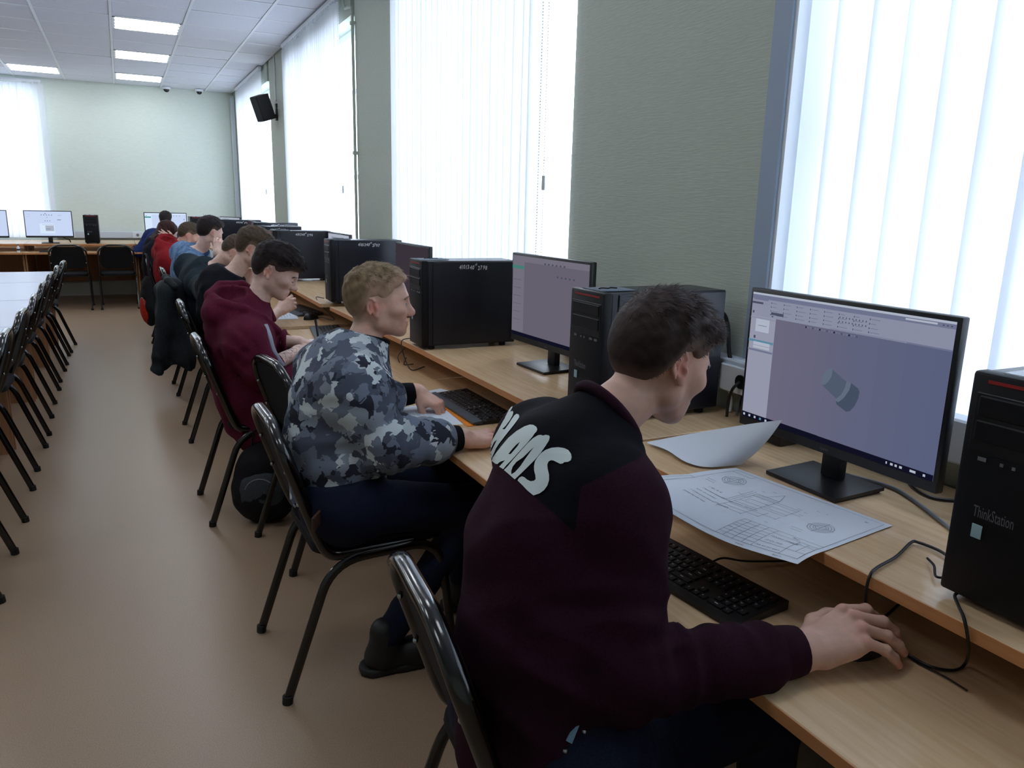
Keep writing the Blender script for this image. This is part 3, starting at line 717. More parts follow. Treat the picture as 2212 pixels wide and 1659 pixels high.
# ------------------------------------------------------------------ keyboards
def make_keyboard(lab, loc, rz, singles, group='black keyboards', grey_palm=False, legends=True):
    # local: x away from the user, y to the user's left; the long side runs along y
    t = thing('keyboard', lab, 'keyboard', loc, math.radians(rz), group)
    W2 = .222; D = .150 if not grey_palm else .165
    x0 = -D / 2
    MB().prism([(x0, 0), (x0, .008), (D / 2, .018), (D / 2, .0)], 'y', -W2, W2).build('body', M_KBD, t)
    sl = .010 / D
    if grey_palm: MB().prism([(x0 - .001, .004), (x0 - .001, .0105), (x0 + .035, .0140), (x0 + .035, .004)], 'y', -W2 - .001, W2 + .001).build('palm_edge', M_KBDG, t)
    off = .034 if grey_palm else .022
    P = .0188; keys = []   # (y from the user's left edge, row, width in units)
    rows = [[1] * 1 + [0], ]
    def row(r, ws, y_start=0.0):
        y = y_start
        for q in ws:
            if q > 0: keys.append((y, r, q))
            y += abs(q)
    row(5, [1, -1, 1, 1, 1, 1, -.5, 1, 1, 1, 1, -.5, 1, 1, 1, 1, -.25, 1, 1, 1, -.25, 1, 1, 1, 1])
    row(4, [1] * 13 + [2, -.25, 1, 1, 1, -.25, 1, 1, 1, 1])
    row(3, [1.5] + [1] * 12 + [1.5, -.25, 1, 1, 1, -.25, 1, 1, 1, 1])
    row(2, [1.75] + [1] * 11 + [2.25, -3.5, 1, 1, 1])
    row(1, [2.25] + [1] * 10 + [2.75, -1.25, 1, -1.25, 1, 1, 1, 1])
    row(0, [1.25, 1.25, 1.25, 6.25, 1.25, 1.25, 1.25, 1.25, -.25, 1, 1, 1, -.25, 2, 1])
    kk = {}; joined = MB(); leg = MB()
    xr = lambda r: x0 + off + r * .0185 + (.004 if r == 5 else 0)
    zt = lambda x: .008 + (x - x0) * sl
    chars = 'QWERTYUIOPASDFGHJKLZXCVBNM1234567890'
    for n, (yk, r, q) in enumerate(keys):
        wd = q * P - .003; yc = W2 - .012 - (yk + q / 2) * P * (2 * W2 - .024) / (P * 22.75) if False else W2 - .010 - (yk + q / 2) * .01885 * (1.0)
        yc = W2 - .011 - (yk + q / 2) * ((2 * W2 - .022) / 22.5)
        wd = q * (2 * W2 - .022) / 22.5 - .0028
        xc = xr(r) + .008
        if singles:
            key = round(q, 2)
            if key not in kk:
                b = MB(); a = .0078; wh = wd / 2
                b.add([(-a, -wh, 0), (a, -wh, 0), (a, wh, 0), (-a, wh, 0), (-a + .0012, -wh + .0012, .0034), (a - .0012, -wh + .0012, .0034), (a - .0012, wh - .0012, .0034), (-a + .0012, wh - .0012, .0034)], [(4, 5, 6, 7), (0, 1, 5, 4), (1, 2, 6, 5), (2, 3, 7, 6), (3, 0, 4, 7)])
                o = b.build('key', M_KEY); kk[key] = o.data; bpy.data.objects.remove(o)
            obj('key', kk[key], t, (xc, yc, zt(xc) - .0004), (0, -math.atan(sl), 0))
        else:
            a = .0078; wh = wd / 2; z = zt(xc)
            joined.add([(xc - a, yc - wh, z - .001), (xc + a, yc - wh, z + .0008), (xc + a, yc + wh, z + .0008), (xc - a, yc + wh, z - .001), (xc - a + .001, yc - wh + .001, z + .003), (xc + a - .001, yc - wh + .001, z + .0045), (xc + a - .001, yc + wh - .001, z + .0045), (xc - a + .001, yc + wh - .001, z + .003)], [(4, 5, 6, 7), (0, 1, 5, 4), (1, 2, 6, 5), (2, 3, 7, 6), (3, 0, 4, 7)])
        if legends and q <= 1.3:
            ch = rs.choice(chars); v, f = GLY.setdefault(ch, text_geo(ch, .0062, res=1))
            leg.add([(xc - .001 + p[1], yc + .004 - p[0], zt(xc) + .0034 + p[1] * sl + .0004) for p in v], f)
        elif legends:
            leg.add([(xc - .001, yc - .004, zt(xc) + .0038), (xc + .001, yc - .004, zt(xc) + .004), (xc + .001, yc + .004, zt(xc) + .004), (xc - .001, yc + .004, zt(xc) + .0038)], [(0, 1, 2, 3)])
    if not singles: o = joined.build('keys', M_KEY, t); o['kind'] = 'stuff'
    if legends: o = leg.build('key_legends', M_INK, t, 0); o['kind'] = 'stuff'
    return t
GLY = {}
make_keyboard('nearest black keyboard below the curled drawing, rows of white legends', (.965, 1.150, .706), 5.5, True)
make_keyboard('black keyboard with grey front edge beside the orange ruler', (1.085, 2.500, .7085), 0, True, grey_palm=True)
make_keyboard('black keyboard in front of the burgundy-hoodie student, partly under paper', (.985, 4.28, .707), -8, False, grey_palm=True)
make_keyboard('black keyboard beside the mouse behind the burgundy-hoodie student', (1.01, 5.16, .7185), 6, False, grey_palm=True)
make_keyboard('black keyboard on the far-wall desk under the glowing monitor', (-.76, 11.68, .715), 90, False, legends=False)

def make_mouse(lab, loc, rz):
    t = thing('mouse', lab, 'mouse', loc, math.radians(rz), 'black computer mice')
    b = MB(); n = 14; v = []; f = []; K = 7
    for i in range(K):
        ph = (PI / 2) * i / (K - 1)
        for j in range(n):
            a = 2 * PI * j / n; rx = .056 * math.cos(ph) ** .6 if i < K - 1 else .002; ry = .031 * math.cos(ph) ** .6 if i < K - 1 else .001
            z = .036 * math.sin(ph); z *= 1 - .25 * math.cos(a) * (rx / .056)
            v.append((rx * math.cos(a), ry * math.sin(a) * (1 - .1 * math.cos(a)), z))
    for i in range(K - 1):
        for j in range(n): f.append((i * n + j, i * n + (j + 1) % n, (i + 1) * n + (j + 1) % n, (i + 1) * n + j))
    f.append(tuple(range(n - 1, -1, -1))); f.append(tuple((K - 1) * n + j for j in range(n)))
    b.add(v, f); b.build('shell', M_KBD, t, 60)
    MB().cyl((.03, -.004, .026), (.03, .004, .026), .009, 12).build('wheel', M_RUBBER, t)
    MB().box(.012, .05, -.0008, .0008, .025, .030).build('button_split', M_RUBBER, t)
    return t
make_mouse('black mouse under the hand of the nearest student', (1.075, .785, .7055), 0)
make_mouse('black mouse on the desk behind the burgundy-hoodie student', (1.005, 4.80, .718), 30)

# ------------------------------------------------------------------ cables
def cable(lab, pts, r=.0028, m=None, name='cable', cat='cable', k=6, caps=None):
    t = MB().tube(smooth_path(pts, k), r, 7).build(name, m or M_CABLE)
    return tag(t, lab, cat)
O_ = lambda u, v, z: tuple(onz(u, v, z))
cable('thin black lead looping over the shelf edge left of the nearest tower', [(1.24, .735, .842), (1.27, .775, .838), O_(2030, 1190, .836), O_(1985, 1172, .836), O_(1968, 1172, .836), O_(1935, 1203, .836), O_(1895, 1226, .836), (1.092, .800, .832), (1.086, .798, .800), (1.10, .80, .76), (1.17, .82, .725), (1.27, .86, .7095)])
cable('thin black lead from under the nearest tower down to the mouse', [(1.19, .69, .836), (1.155, .69, .838), O_(2070, 1308, .834), tuple(onx(2081, 1332, 1.091)), tuple(onx(2089, 1368, 1.085)), tuple(onx(2092, 1402, 1.10)), O_(2086, 1432, .716), O_(2062, 1448, .7105), O_(2010, 1440, .7105), O_(1965, 1416, .7105), O_(1930, 1398, .714)], .0026)
cable('thin dark strand drawn for the mouse lead shadow on the lower desk', [O_(1932, 1395, .716), O_(1962, 1418, .7095), O_(1995, 1438, .7085), O_(2042, 1462, .7085), O_(2090, 1492, .7085)], .0014)  # faint shadow line of the lead, modelled as a thin dark strand
cable('small black lead curling beside the nearest tower', [(1.24, .80, .836), (1.215, .77, .840), (1.185, .745, .838), (1.20, .735, .837)], .0022)
cable('thick black video cable hanging from the tower numbered 2799', [(1.575, 1.80, 1.135), (1.612, 1.795, 1.13), (1.628, 1.785, 1.09), (1.615, 1.75, 1.0), (1.62, 1.70, .92), (1.60, 1.66, .84)], .0065)
t = thing('power_plug', 'black mains plug in the wall socket behind the tower 2799', 'plug', (XW - .078, 1.665, .945))
MB().cyl((0, 0, 0), (.03, 0, 0), .021, 16, .018).build('plug_body', M_BEZEL, t); MB().tube(smooth_path([(-.0, 0, 0), (-.02, .005, -.02), (-.018, .02, -.06), (-.01, .03, -.11)]), .0045, 8).build('plug_cord', M_CABLE, t)
cable('white network cable arching out behind the tower 2799', [(1.575, 1.80, .925), (1.60, 1.775, .925), (1.618, 1.75, .90), (1.622, 1.735, .868), (1.615, 1.73, .836)], .0042, M_CABLEW)
cable('grey cable hanging from the socket behind the tower 2799', [(1.60, 1.66, .955), (1.602, 1.675, .93), (1.606, 1.685, .88), (1.605, 1.69, .836)], .0036, M_CABLEG)
cable('grey cable lying on the shelf behind the nearest monitor stand', [(1.47, 1.20, .835), (1.50, 1.10, .835), (1.49, 1.03, .835), (1.40, .86, .835), (1.33, .77, .835), (1.30, .70, .835)], .0042, M_CABLEG)
cable('black cable looping from the underside of the nearest monitor', [(1.41, .985, .915), (1.42, .972, .885), (1.46, .95, .862), (1.49, .90, .868), (1.52, .84, .88), (1.55, .78, .86)], .0045)
cable('keyboard lead running back under the shelf', [(1.045, 1.135, .716), (1.075, 1.13, .722), (1.12, 1.11, .715), (1.22, 1.08, .7095)], .0022)
for k, p in enumerate([[(1.13, 3.28, .838), (1.085, 3.26, .836), (1.075, 3.25, .81), (1.085, 3.22, .745), (1.10, 3.18, .712), (1.18, 3.24, .711)], [(1.085, 3.24, .80), (1.075, 3.30, .755), (1.10, 3.36, .712)], [(1.09, 3.23, .76), (1.09, 3.26, .722), (1.15, 3.31, .711)]]):
    cable(['black lead dropping from the shelf before the tower 2798', 'black lead slanting to the lower desk below the tower 2798', 'short black lead on the lower desk below the tower 2798'][k], p, .0024)
cable('black leads tangled at the mouse behind the burgundy-hoodie student', [(1.06, 4.83, .722), (1.08, 4.80, .725), (1.10, 4.74, .722), (1.12, 4.68, .73), (1.06, 4.70, .80), (1.03, 4.76, .856), (1.08, 4.76, .850)], .0024)
cable('black lead plugged into the back of the tower 2798', [(1.515, 3.10, 1.16), (1.545, 3.10, 1.155), (1.56, 3.08, 1.13), (1.57, 3.05, 1.0), (1.56, 3.04, .84)], .005)
cable('dark cable beside the glowing far monitor', [(-.75, 12.0, .90), (-.70, 12.05, .87), (-.66, 12.1, .85), (-.645, 12.1, .815)], .007)
# small black box behind the nearest monitor
t = thing('desk_speaker', 'small black desk speaker behind the lower left of the nearest monitor', 'speaker', (1.535, 1.45, .83))
MB().bbox(-.035, .035, -.04, .04, .0, .075, .008, 2).build('housing', M_BEZEL, t); MB().cyl((-.037, 0, .042), (-.034, 0, .042), .024, 14).build('cone', M_MESH, t)
# ------------------------------------------------------------------ soft-body modelling: blended limbs turned into one continuous surface
def V(*a): return np.array(a, float)
def unit(a): a = np.asarray(a, float); return a / (np.linalg.norm(a) + 1e-12)
class Field:
    def __init__(s): s.ops = []; s.post = []
    def cap(s, a, b, ra, rb=None, k=.02, lat=None, sc=1.0, cut=False):
        a = np.asarray(a, float); b = np.asarray(b, float); rb = ra if rb is None else rb
        c = (a + b) / 2; s.ops.append(('c', a, b, ra, rb, k, None if lat is None else unit(lat), sc, cut, c, np.linalg.norm(b - a) / 2 + max(ra, rb) * max(sc, 1) + k)); return s
    def ell(s, c, M, r, k=.02, cut=False):
        c = np.asarray(c, float); r = np.asarray(r, float); s.ops.append(('e', c, np.asarray(M, float), r, 0, k, None, 1, cut, c, r.max() + k)); return s
    def chain(s, pts, rad, k=.02, lat=None, sc=None):
        for i in range(len(pts) - 1):
            q = 1.0 if sc is None else (sc[i] + sc[i + 1]) / 2
            s.cap(pts[i], pts[i + 1], rad[i], rad[i + 1], k, lat, q)
        return s
    def eval(s, P, ops=None):
        d = np.full(len(P), 1.0)
        for o in (s.ops if ops is None else ops):
            if o[0] == 'c':
                _, a, b, ra, rb, k, lat, sc, cut, _, _ = o
                ba = b - a; pa = P - a
                if lat is not None:
                    pl = pa @ lat; pa = pa - np.outer(pl * (1 - 1 / sc), lat); bl = ba @ lat; ba = ba - bl * (1 - 1 / sc) * lat
                t = np.clip(pa @ ba / max(ba @ ba, 1e-9), 0, 1)
                q = pa - t[:, None] * ba; e = np.sqrt(np.einsum('ij,ij->i', q, q)) - (ra + (rb - ra) * t)
            else:
                _, c, M, r, _, k, _, _, cut, _, _ = o
                q = (P - c) @ M; q1 = q / r; k0 = np.sqrt((q1 * q1).sum(1)); k1 = np.sqrt(((q1 / r) ** 2).sum(1)) + 1e-9
                e = k0 * (k0 - 1) / k1
            if cut:
                e = -e; h = np.maximum(k - np.abs(d - e), 0) / k; d = np.maximum(d, e) + h * h * k * .25
            else:
                h = np.maximum(k - np.abs(d - e), 0) / k; d = np.minimum(d, e) - h * h * k * .25
        for f in s.post: d = f(P, d)
        return d
    def grad(s, P, e=.002):
        g = np.stack([s.eval(P + np.eye(3)[i] * e) - s.eval(P - np.eye(3)[i] * e) for i in range(3)], 1)
        return g / (np.linalg.norm(g, axis=1, keepdims=True) + 1e-9)
    def project(s, P, it=6):
        P = np.array(P, float)
        for _ in range(it): P -= s.grad(P) * (s.eval(P) * .85)[:, None]
        return P
    def hit(s, u, v, d0, d1, near=False):              # first point of the surface along the line of sight through pixel (u, v)
        ds = np.linspace(d0, d1, 160); P = np.stack([at(u, v, q) for q in ds]); e = s.eval(P); i = np.where(e < 0)[0]
        if len(i) == 0: return s.project(P[[int(np.argmin(e))]])[0] if near else None
        j = i[0]
        if j == 0: return P[0]
        t = e[j - 1] / (e[j - 1] - e[j]); return P[j - 1] * (1 - t) + P[j] * t
    def mesh(s, h, B=12, margin=.02):
        lo = np.min([o[9] - o[10] for o in s.ops if not o[8]], 0) - margin; hi = np.max([o[9] + o[10] for o in s.ops if not o[8]], 0) + margin
        bs = B * h; nb = np.ceil((hi - lo) / bs).astype(int)
        I = np.stack(np.meshgrid(*[np.arange(n) for n in nb], indexing='ij'), -1).reshape(-1, 3)
        C = lo + (I + .5) * bs; hd = bs * math.sqrt(3) / 2
        d = s.eval(C); keep = np.abs(d) < hd * 1.25 + .012; I = I[keep]; C = C[keep]
        ax = np.arange(B + 1) * h; G = np.stack(np.meshgrid(ax, ax, ax, indexing='ij'), -1).reshape(-1, 3)
        cen = np.array([o[9] for o in s.ops]); rad = np.array([o[10] for o in s.ops])
        vals = []; kb = []
        for i, c in zip(I, C):
            sel = np.where(np.linalg.norm(cen - c, axis=1) < rad + hd + .03)[0]
            if len(sel) == 0: continue
            e = s.eval(lo + i * bs + G, [s.ops[j] for j in sel])
            if e.min() < 0 < e.max(): vals.append(e.astype(np.float32)); kb.append(i)
        D = np.stack(vals).reshape(-1, B + 1, B + 1, B + 1); kb = np.array(kb)
        big = np.int64(1 << 20)
        S = D < 0
        cn = np.zeros(D[:, :B, :B, :B].shape, np.int8)
        off = [(a, b, c) for a in (0, 1) for b in (0, 1) for c in (0, 1)]
        for a, b, c in off: cn += S[:, a:a + B, b:b + B, c:c + B]
        m = (cn > 0) & (cn < 8); w = np.argwhere(m); bi, ci = w[:, 0], w[:, 1:]
        acc = np.zeros((len(w), 3)); cnt = np.zeros(len(w))
        for a in range(3):
            for p in (0, 1):
                for q in (0, 1):
                    o0 = np.zeros(3, int); o0[(a + 1) % 3] = p; o0[(a + 2) % 3] = q; o1 = o0.copy(); o1[a] = 1
                    v0 = D[bi, ci[:, 0] + o0[0], ci[:, 1] + o0[1], ci[:, 2] + o0[2]]; v1 = D[bi, ci[:, 0] + o1[0], ci[:, 1] + o1[1], ci[:, 2] + o1[2]]
                    x = (v0 < 0) != (v1 < 0); t = np.where(x, v0 / np.where(x, v0 - v1, 1), 0)
                    pos = np.tile(o0.astype(float), (len(w), 1)); pos[:, a] += t
                    acc += pos * x[:, None]; cnt += x
        gc = kb[bi] * B + ci
        pos = lo + (gc + acc / np.maximum(cnt, 1)[:, None]) * h
        key = (gc[:, 0] * big + gc[:, 1]) * big + gc[:, 2]
        key, ui = np.unique(key, return_index=True); pos = pos[ui]
        quads = []
        for a in range(3):
            s0 = S[:, :B, :B, :B]; sl = [slice(0, B)] * 3; sl[a] = slice(1, B + 1); s1 = S[(slice(None), *sl)]
            w2 = np.argwhere(s0 != s1); g = kb[w2[:, 0]] * B + w2[:, 1:]; fl = s0[w2[:, 0], w2[:, 1], w2[:, 2], w2[:, 3]]
            b1, b2 = (a + 1) % 3, (a + 2) % 3; cs = []
            for (p, q) in ((0, 0), (-1, 0), (-1, -1), (0, -1)):
                c = g.copy(); c[:, b1] += p; c[:, b2] += q; cs.append((c[:, 0] * big + c[:, 1]) * big + c[:, 2])
            cs = np.stack(cs, 1); cs[~fl] = cs[~fl][:, ::-1]; quads.append(cs)
        Q = np.concatenate(quads); ix = np.searchsorted(key, Q); ix = np.clip(ix, 0, len(key) - 1); ok = (key[ix] == Q).all(1)
        return pos, ix[ok]
def np_mesh(name, pos, quads, material, parent=None, attrs=None, rings=0):
    me = bpy.data.meshes.new(name); n = len(quads)
    me.vertices.add(len(pos)); me.vertices.foreach_set('co', np.asarray(pos, np.float32).ravel())
    k = quads.shape[1]
    me.loops.add(n * k); me.loops.foreach_set('vertex_index', quads.astype(np.int32).ravel())
    me.polygons.add(n); me.polygons.foreach_set('loop_start', np.arange(0, n * k, k, dtype=np.int32)); me.polygons.foreach_set('loop_total', np.full(n, k, np.int32))
    me.polygons.foreach_set('use_smooth', np.ones(n, bool)); me.update(calc_edges=True); me.validate()
    for a, val in (attrs or {}).items():
        at_ = me.attributes.new(a, 'FLOAT', 'POINT'); at_.data.foreach_set('value', np.asarray(val, np.float32))
    me.materials.append(material)
    o = obj(name, me)
    if parent is not None:
        o.parent = parent
        if parent.type == 'EMPTY': o.matrix_parent_inverse = Matrix.Translation(-Vector(parent.location))
    return o
def sines(P, wl, seed, warp=.6):
    r = np.random.default_rng(seed); out = np.zeros(len(P))
    for i in range(4):
        k = r.normal(size=3); k = k / np.linalg.norm(k) * 2 * PI / (wl * r.uniform(.75, 1.4)); k2 = r.normal(size=3) * 2 * PI / (wl * 2.2) * .6
        out += np.sin(P @ k + r.uniform(0, 6) + warp * 1.6 * np.sin(P @ k2 + r.uniform(0, 6)))
    return out / 4
def crease(x): return 1 - np.abs(x) * 2      # sharper folds than a plain sine
def folds(dirv, wl, amp, cen, rad, seed, stretch=.30):
    dirv = unit(dirv)
    def f(P, d):
        w = np.exp(-((P - cen) ** 2).sum(1) / (2 * rad * rad)); q = (P @ dirv)[:, None] * dirv; Q = (P - q) * stretch + q
        n = sines(Q, wl * 1.5, seed, .8); return d - amp * w * (1.0 - 3.2 * np.abs(n)) * 1.1
    return f
def cloth_noise(amp, wl, seed):
    return lambda P, d: d - amp * sines(P, wl, seed, 1.0) - amp * .45 * sines(P, wl * .45, seed + 5, 1.0)

# ---- head and hands
class Head:
    def __init__(s, c, f, up=(0, 0, 1), roll=0.0, sc=1.0):
        s.c = np.asarray(c, float); s.f = unit(f); l = np.cross(np.asarray(up, float), s.f); s.l = unit(l); s.u = np.cross(s.f, s.l)
        if roll: cr, sr = math.cos(roll), math.sin(roll); s.l, s.u = s.l * cr + s.u * sr, s.u * cr - s.l * sr
        s.sc = sc; s.M = np.stack([s.f, s.l, s.u], 1)
    def w(s, x, y, z): return s.c + s.sc * (s.M @ np.array([x, y, z], float))
    def loc(s, P): return (P - s.c) @ s.M / s.sc
    def skin(s, F, neck, neck_r=.054, nose=1.0, ears=True):
        q = s.sc; E = lambda c, r, k=.02, cut=False, M=None: F.ell(s.w(*c), s.M if M is None else M, np.array(r) * q, k * q, cut)
        C = lambda a, b, ra, rb=None, k=.015, cut=False: F.cap(s.w(*a), s.w(*b), ra * q, (ra if rb is None else rb) * q, k * q, cut=cut)
        F.cap(neck, s.w(-.028, 0, -.06), neck_r * q, .050 * q, .03)
        E((-.014, 0, .038), (.097, .074, .083)); E((-.045, 0, .018), (.064, .066, .072), .03); E((.030, 0, -.012), (.060, .062, .080), .03)
        for y in (-1, 1):
            C((-.006, y * .045, -.054), (.058, y * .018, -.086), .019, .016, .024); C((-.012, y * .052, -.018), (-.006, y * .045, -.054), .018, .019, .02)
            E((.056, y * .043, -.016), (.022, .020, .017), .022)
        E((.046, 0, -.066), (.040, .036, .032), .022); E((.069, 0, -.092), (.017, .018, .014), .018)
        C((.078, -.030, .022), (.078, .030, .022), .012, .012, .016)
        for y in (-1, 1): E((.090, y * .031, .004), (.015, .015, .010), .014, True)
        for y in (-1, 1): E((.070, y * .031, .002), (.0145, .0145, .0125), .006)
        C((.080, 0, .016), (.096 + .005 * nose, 0, -.022), .0088, .0112, .014); E((.098 + .006 * nose, 0, -.030), (.0130, .0125, .0110), .010)
        for y in (-1, 1): E((.094, y * .011, -.034), (.011, .0075, .008), .006)
        C((.084, -.016, -.057), (.084, .016, -.057), .0078, k=.008); C((.082, -.013, -.067), (.082, .013, -.067), .0088, k=.008)
        E((.093, 0, -.062), (.010, .023, .0020), .003, True)
        if ears:
            for y in (-1, 1):
                a = math.radians(22) * y; Rz = np.array([[math.cos(a), -math.sin(a), 0], [math.sin(a), math.cos(a), 0], [0, 0, 1]]); b = math.radians(-14)
                Ry = np.array([[math.cos(b), 0, math.sin(b)], [0, 1, 0], [-math.sin(b), 0, math.cos(b)]]); M = s.M @ Rz @ Ry
                e0 = np.array((-.026, y * .0715, -.006)); Rl = Rz @ Ry
                W_ = lambda u, v, o=0.0: tuple(e0 + Rl @ np.array((u, y * o, v)))
                E(W_(0, 0, .001), (.0150, .0046, .0260), .005, M=M); E(W_(.004, -.024, .002), (.0085, .0050, .0105), .005, M=M)
                hx = [W_(.0165 * math.cos(q) * (1.0 if math.cos(q) < .3 else .8), .0285 * math.sin(q) + .002, .0055 + .003 * (math.cos(q) < 0)) for q in np.radians([35, 65, 95, 125, 155, 190, 225])]
                for i in range(len(hx) - 1): C(hx[i], hx[i + 1], .0038, .0038, .003)
                C(W_(-.006, .012, .006), W_(-.007, -.010, .006), .0030, .0034, .004); C(W_(-.006, .012, .006), W_(.004, .018, .005), .0030, .0026, .004)
                E(W_(.002, -.004, .0075), (.0062, .0060, .0105), .003, True, M=M); C(W_(.0125, -.003, .003), W_(.0115, -.011, .003), .0042, .0038, .004)
    def tint(s, P, ears=1.0):
        q = s.loc(P); t = np.zeros(len(P))
        for (c, r, a) in (((-.026, .078, -.006), .027, .75 * ears), ((-.026, -.078, -.006), .027, .75 * ears), ((.090, 0, -.062), .014, .95), ((.088, .012, -.062), .010, .8), ((.088, -.012, -.062), .010, .8), ((.104, 0, -.03), .016, .4), ((.062, .045, -.025), .028, .15), ((.062, -.045, -.025), .028, .15)):
            t = np.maximum(t, a * np.exp(-((q - np.array(c)) ** 2).sum(1) / (r * r) * 1.4))
        return t
HAIRLINE = dict(
    short=[(-.15, -.072), (-.090, -.068), (-.066, -.052), (-.052, -.024), (-.038, .022), (-.012, .030), (-.004, .022), (.014, .022), (.030, .038), (.040, .052), (.058, .060), (.072, .072), (.095, .080), (.15, .085)],
    fringe=[(-.15, -.072), (-.090, -.068), (-.066, -.052), (-.052, -.024), (-.038, .022), (-.012, .030), (-.004, .014), (.014, .014), (.028, .022), (.042, .034), (.060, .044), (.080, .046), (.11, .046), (.15, .046)])
def make_hair(t, hd, material, style='short', top=.020, side=.006, h=.004, n=2500, slen=.03, seed=1, push=(0, 0, 0), lift=.35, name='hair', curl=0.0, width=.0008, fade_d=.035):
    q = hd.sc; hl = np.array(HAIRLINE[style]); F = Field(); r = np.random.default_rng(seed)
    def base(P):
        L_ = hd.loc(P); z = L_[:, 2]; tt = np.clip((z - .02) / .075, 0, 1); tt = tt * tt * (3 - 2 * tt); th = side + (top - side) * tt
        Q = L_ - np.array(push) * tt[:, None]
        e = np.full(len(P), 1.0)
        for (c, rad) in (((-.014, 0, .038), (.097, .074, .083)), ((-.045, 0, .018), (.064, .066, .072)), ((.030, 0, -.012), (.060, .062, .080))):
            p1 = (Q - np.array(c)) / np.array(rad); k0 = np.sqrt((p1 * p1).sum(1)); k1 = np.sqrt(((p1 / np.array(rad)) ** 2).sum(1)) + 1e-9; x = k0 * (k0 - 1) / k1
            k = .03; hh = np.maximum(k - np.abs(e - x), 0) / k; e = np.minimum(e, x) - hh * hh * k * .25
        e = e - th
        fl = np.interp(L_[:, 0], hl[:, 0], hl[:, 1])
        g = (fl - z) * .7
        e = e - .0035 * sines(P, .035, seed) * (.3 + tt) - .0018 * sines(P, .012, seed + 3) * (.3 + tt)
        k = .012; hh = np.maximum(k - np.abs(e - g), 0) / k
        return (np.maximum(e, g) + hh * hh * k * .25) * q
    F.ell(hd.w(-.005, 0, .03), hd.M, np.array((.135, .11, .13)) * q, .001)
    F.post.append(lambda P, d: base(P))
    pos, qd = F.mesh(h, 10)
    L_ = hd.loc(pos); fl = np.interp(L_[:, 0], hl[:, 0], hl[:, 1]); fade = np.clip((L_[:, 2] - fl) / fade_d, 0, 1)
    o = np_mesh(name, pos, qd, material, t, {'fade': fade, 'shade': .5 + .25 * sines(pos, .02, seed + 9)})
    if n:
        # strands lying over the cap, thinning to their tips
        qv = pos[qd]; area = np.linalg.norm(np.cross(qv[:, 2] - qv[:, 0], qv[:, 3] - qv[:, 1]), axis=1); ce = qv.mean(1); g = F.grad(ce)
        Lc = hd.loc(ce); wz = np.clip((Lc[:, 2] - np.interp(Lc[:, 0], hl[:, 0], hl[:, 1])) / (fade_d * .9), 0, 1); out = ((F.eval(ce + g * .004)) > 0) & (wz > .12)
        skin_in = (hd.loc(ce + g * .01) - np.array((-.01, 0, .02))); outw = ((Lc - np.array((-.01, 0, .02))) * ((g @ hd.M))).sum(1) > 0
        pr = area * out * outw * (.25 + wz); pr = pr / pr.sum(); ids = r.choice(len(ce), n, p=pr)
        p0 = ce[ids] + (qv[ids, 0] - ce[ids]) * r.uniform(-1, 1, (n, 1)) - g[ids] * .002; nn = g[ids]; Lp = hd.loc(p0)
        tt = np.clip((Lp[:, 2] - .02) / .075, 0, 1); crown = hd.w(-.062, .008, .112)
        dirv = p0 - crown; dirv += (hd.f * .10 - np.array([0, 0, .02])) ; dirv += r.normal(size=(n, 3)) * .02
        dirv -= nn * (dirv * nn).sum(1)[:, None]; dirv /= np.linalg.norm(dirv, axis=1, keepdims=True) + 1e-9
        ln = (slen * (.32 + .68 * tt) * r.uniform(.6, 1.15, n))[:, None]; lf = (lift * r.uniform(.4, 1.3, n))[:, None]
        sd = np.cross(dirv, nn); wv = width * q * r.uniform(.7, 1.3, (n, 1)); K = 4; vs = []; sh = []
        swing = r.normal(size=(n, 1)) * curl
        for k in range(K):
            u = k / (K - 1); c = p0 + dirv * ln * u + nn * ln * (lf * u - .30 * lf * u * u * 1.6) + sd * ln * swing * u * u - np.array([0, 0, 1]) * ln * .10 * u * u
            wk = wv * (1 - u ** 1.5) + 1e-5; vs += [c - sd * wk, c + sd * wk]
        v = np.stack(vs, 1).reshape(-1, 3); b = (np.arange(n) * 2 * K)[:, None]; fs = []
        for k in range(K - 1): fs.append(b + np.array([[2 * k, 2 * k + 1, 2 * k + 3, 2 * k + 2]]))
        shade = np.repeat(r.uniform(0, 1, n), 2 * K)
        o2 = np_mesh('hair_strands', v, np.concatenate(fs), material, o, {'fade': np.repeat(np.clip(wz[ids] * 1.2, 0, 1), 2 * K), 'shade': shade}); o2['kind'] = 'stuff'
    return o
FING = [((.088, .027, .004), (.043, .026, .021), .0100), ((.093, .006, .006), (.047, .030, .022), .0102), ((.087, -.014, .004), (.043, .028, .021), .0098), ((.077, -.032, -.001), (.034, .021, .019), .0088)]
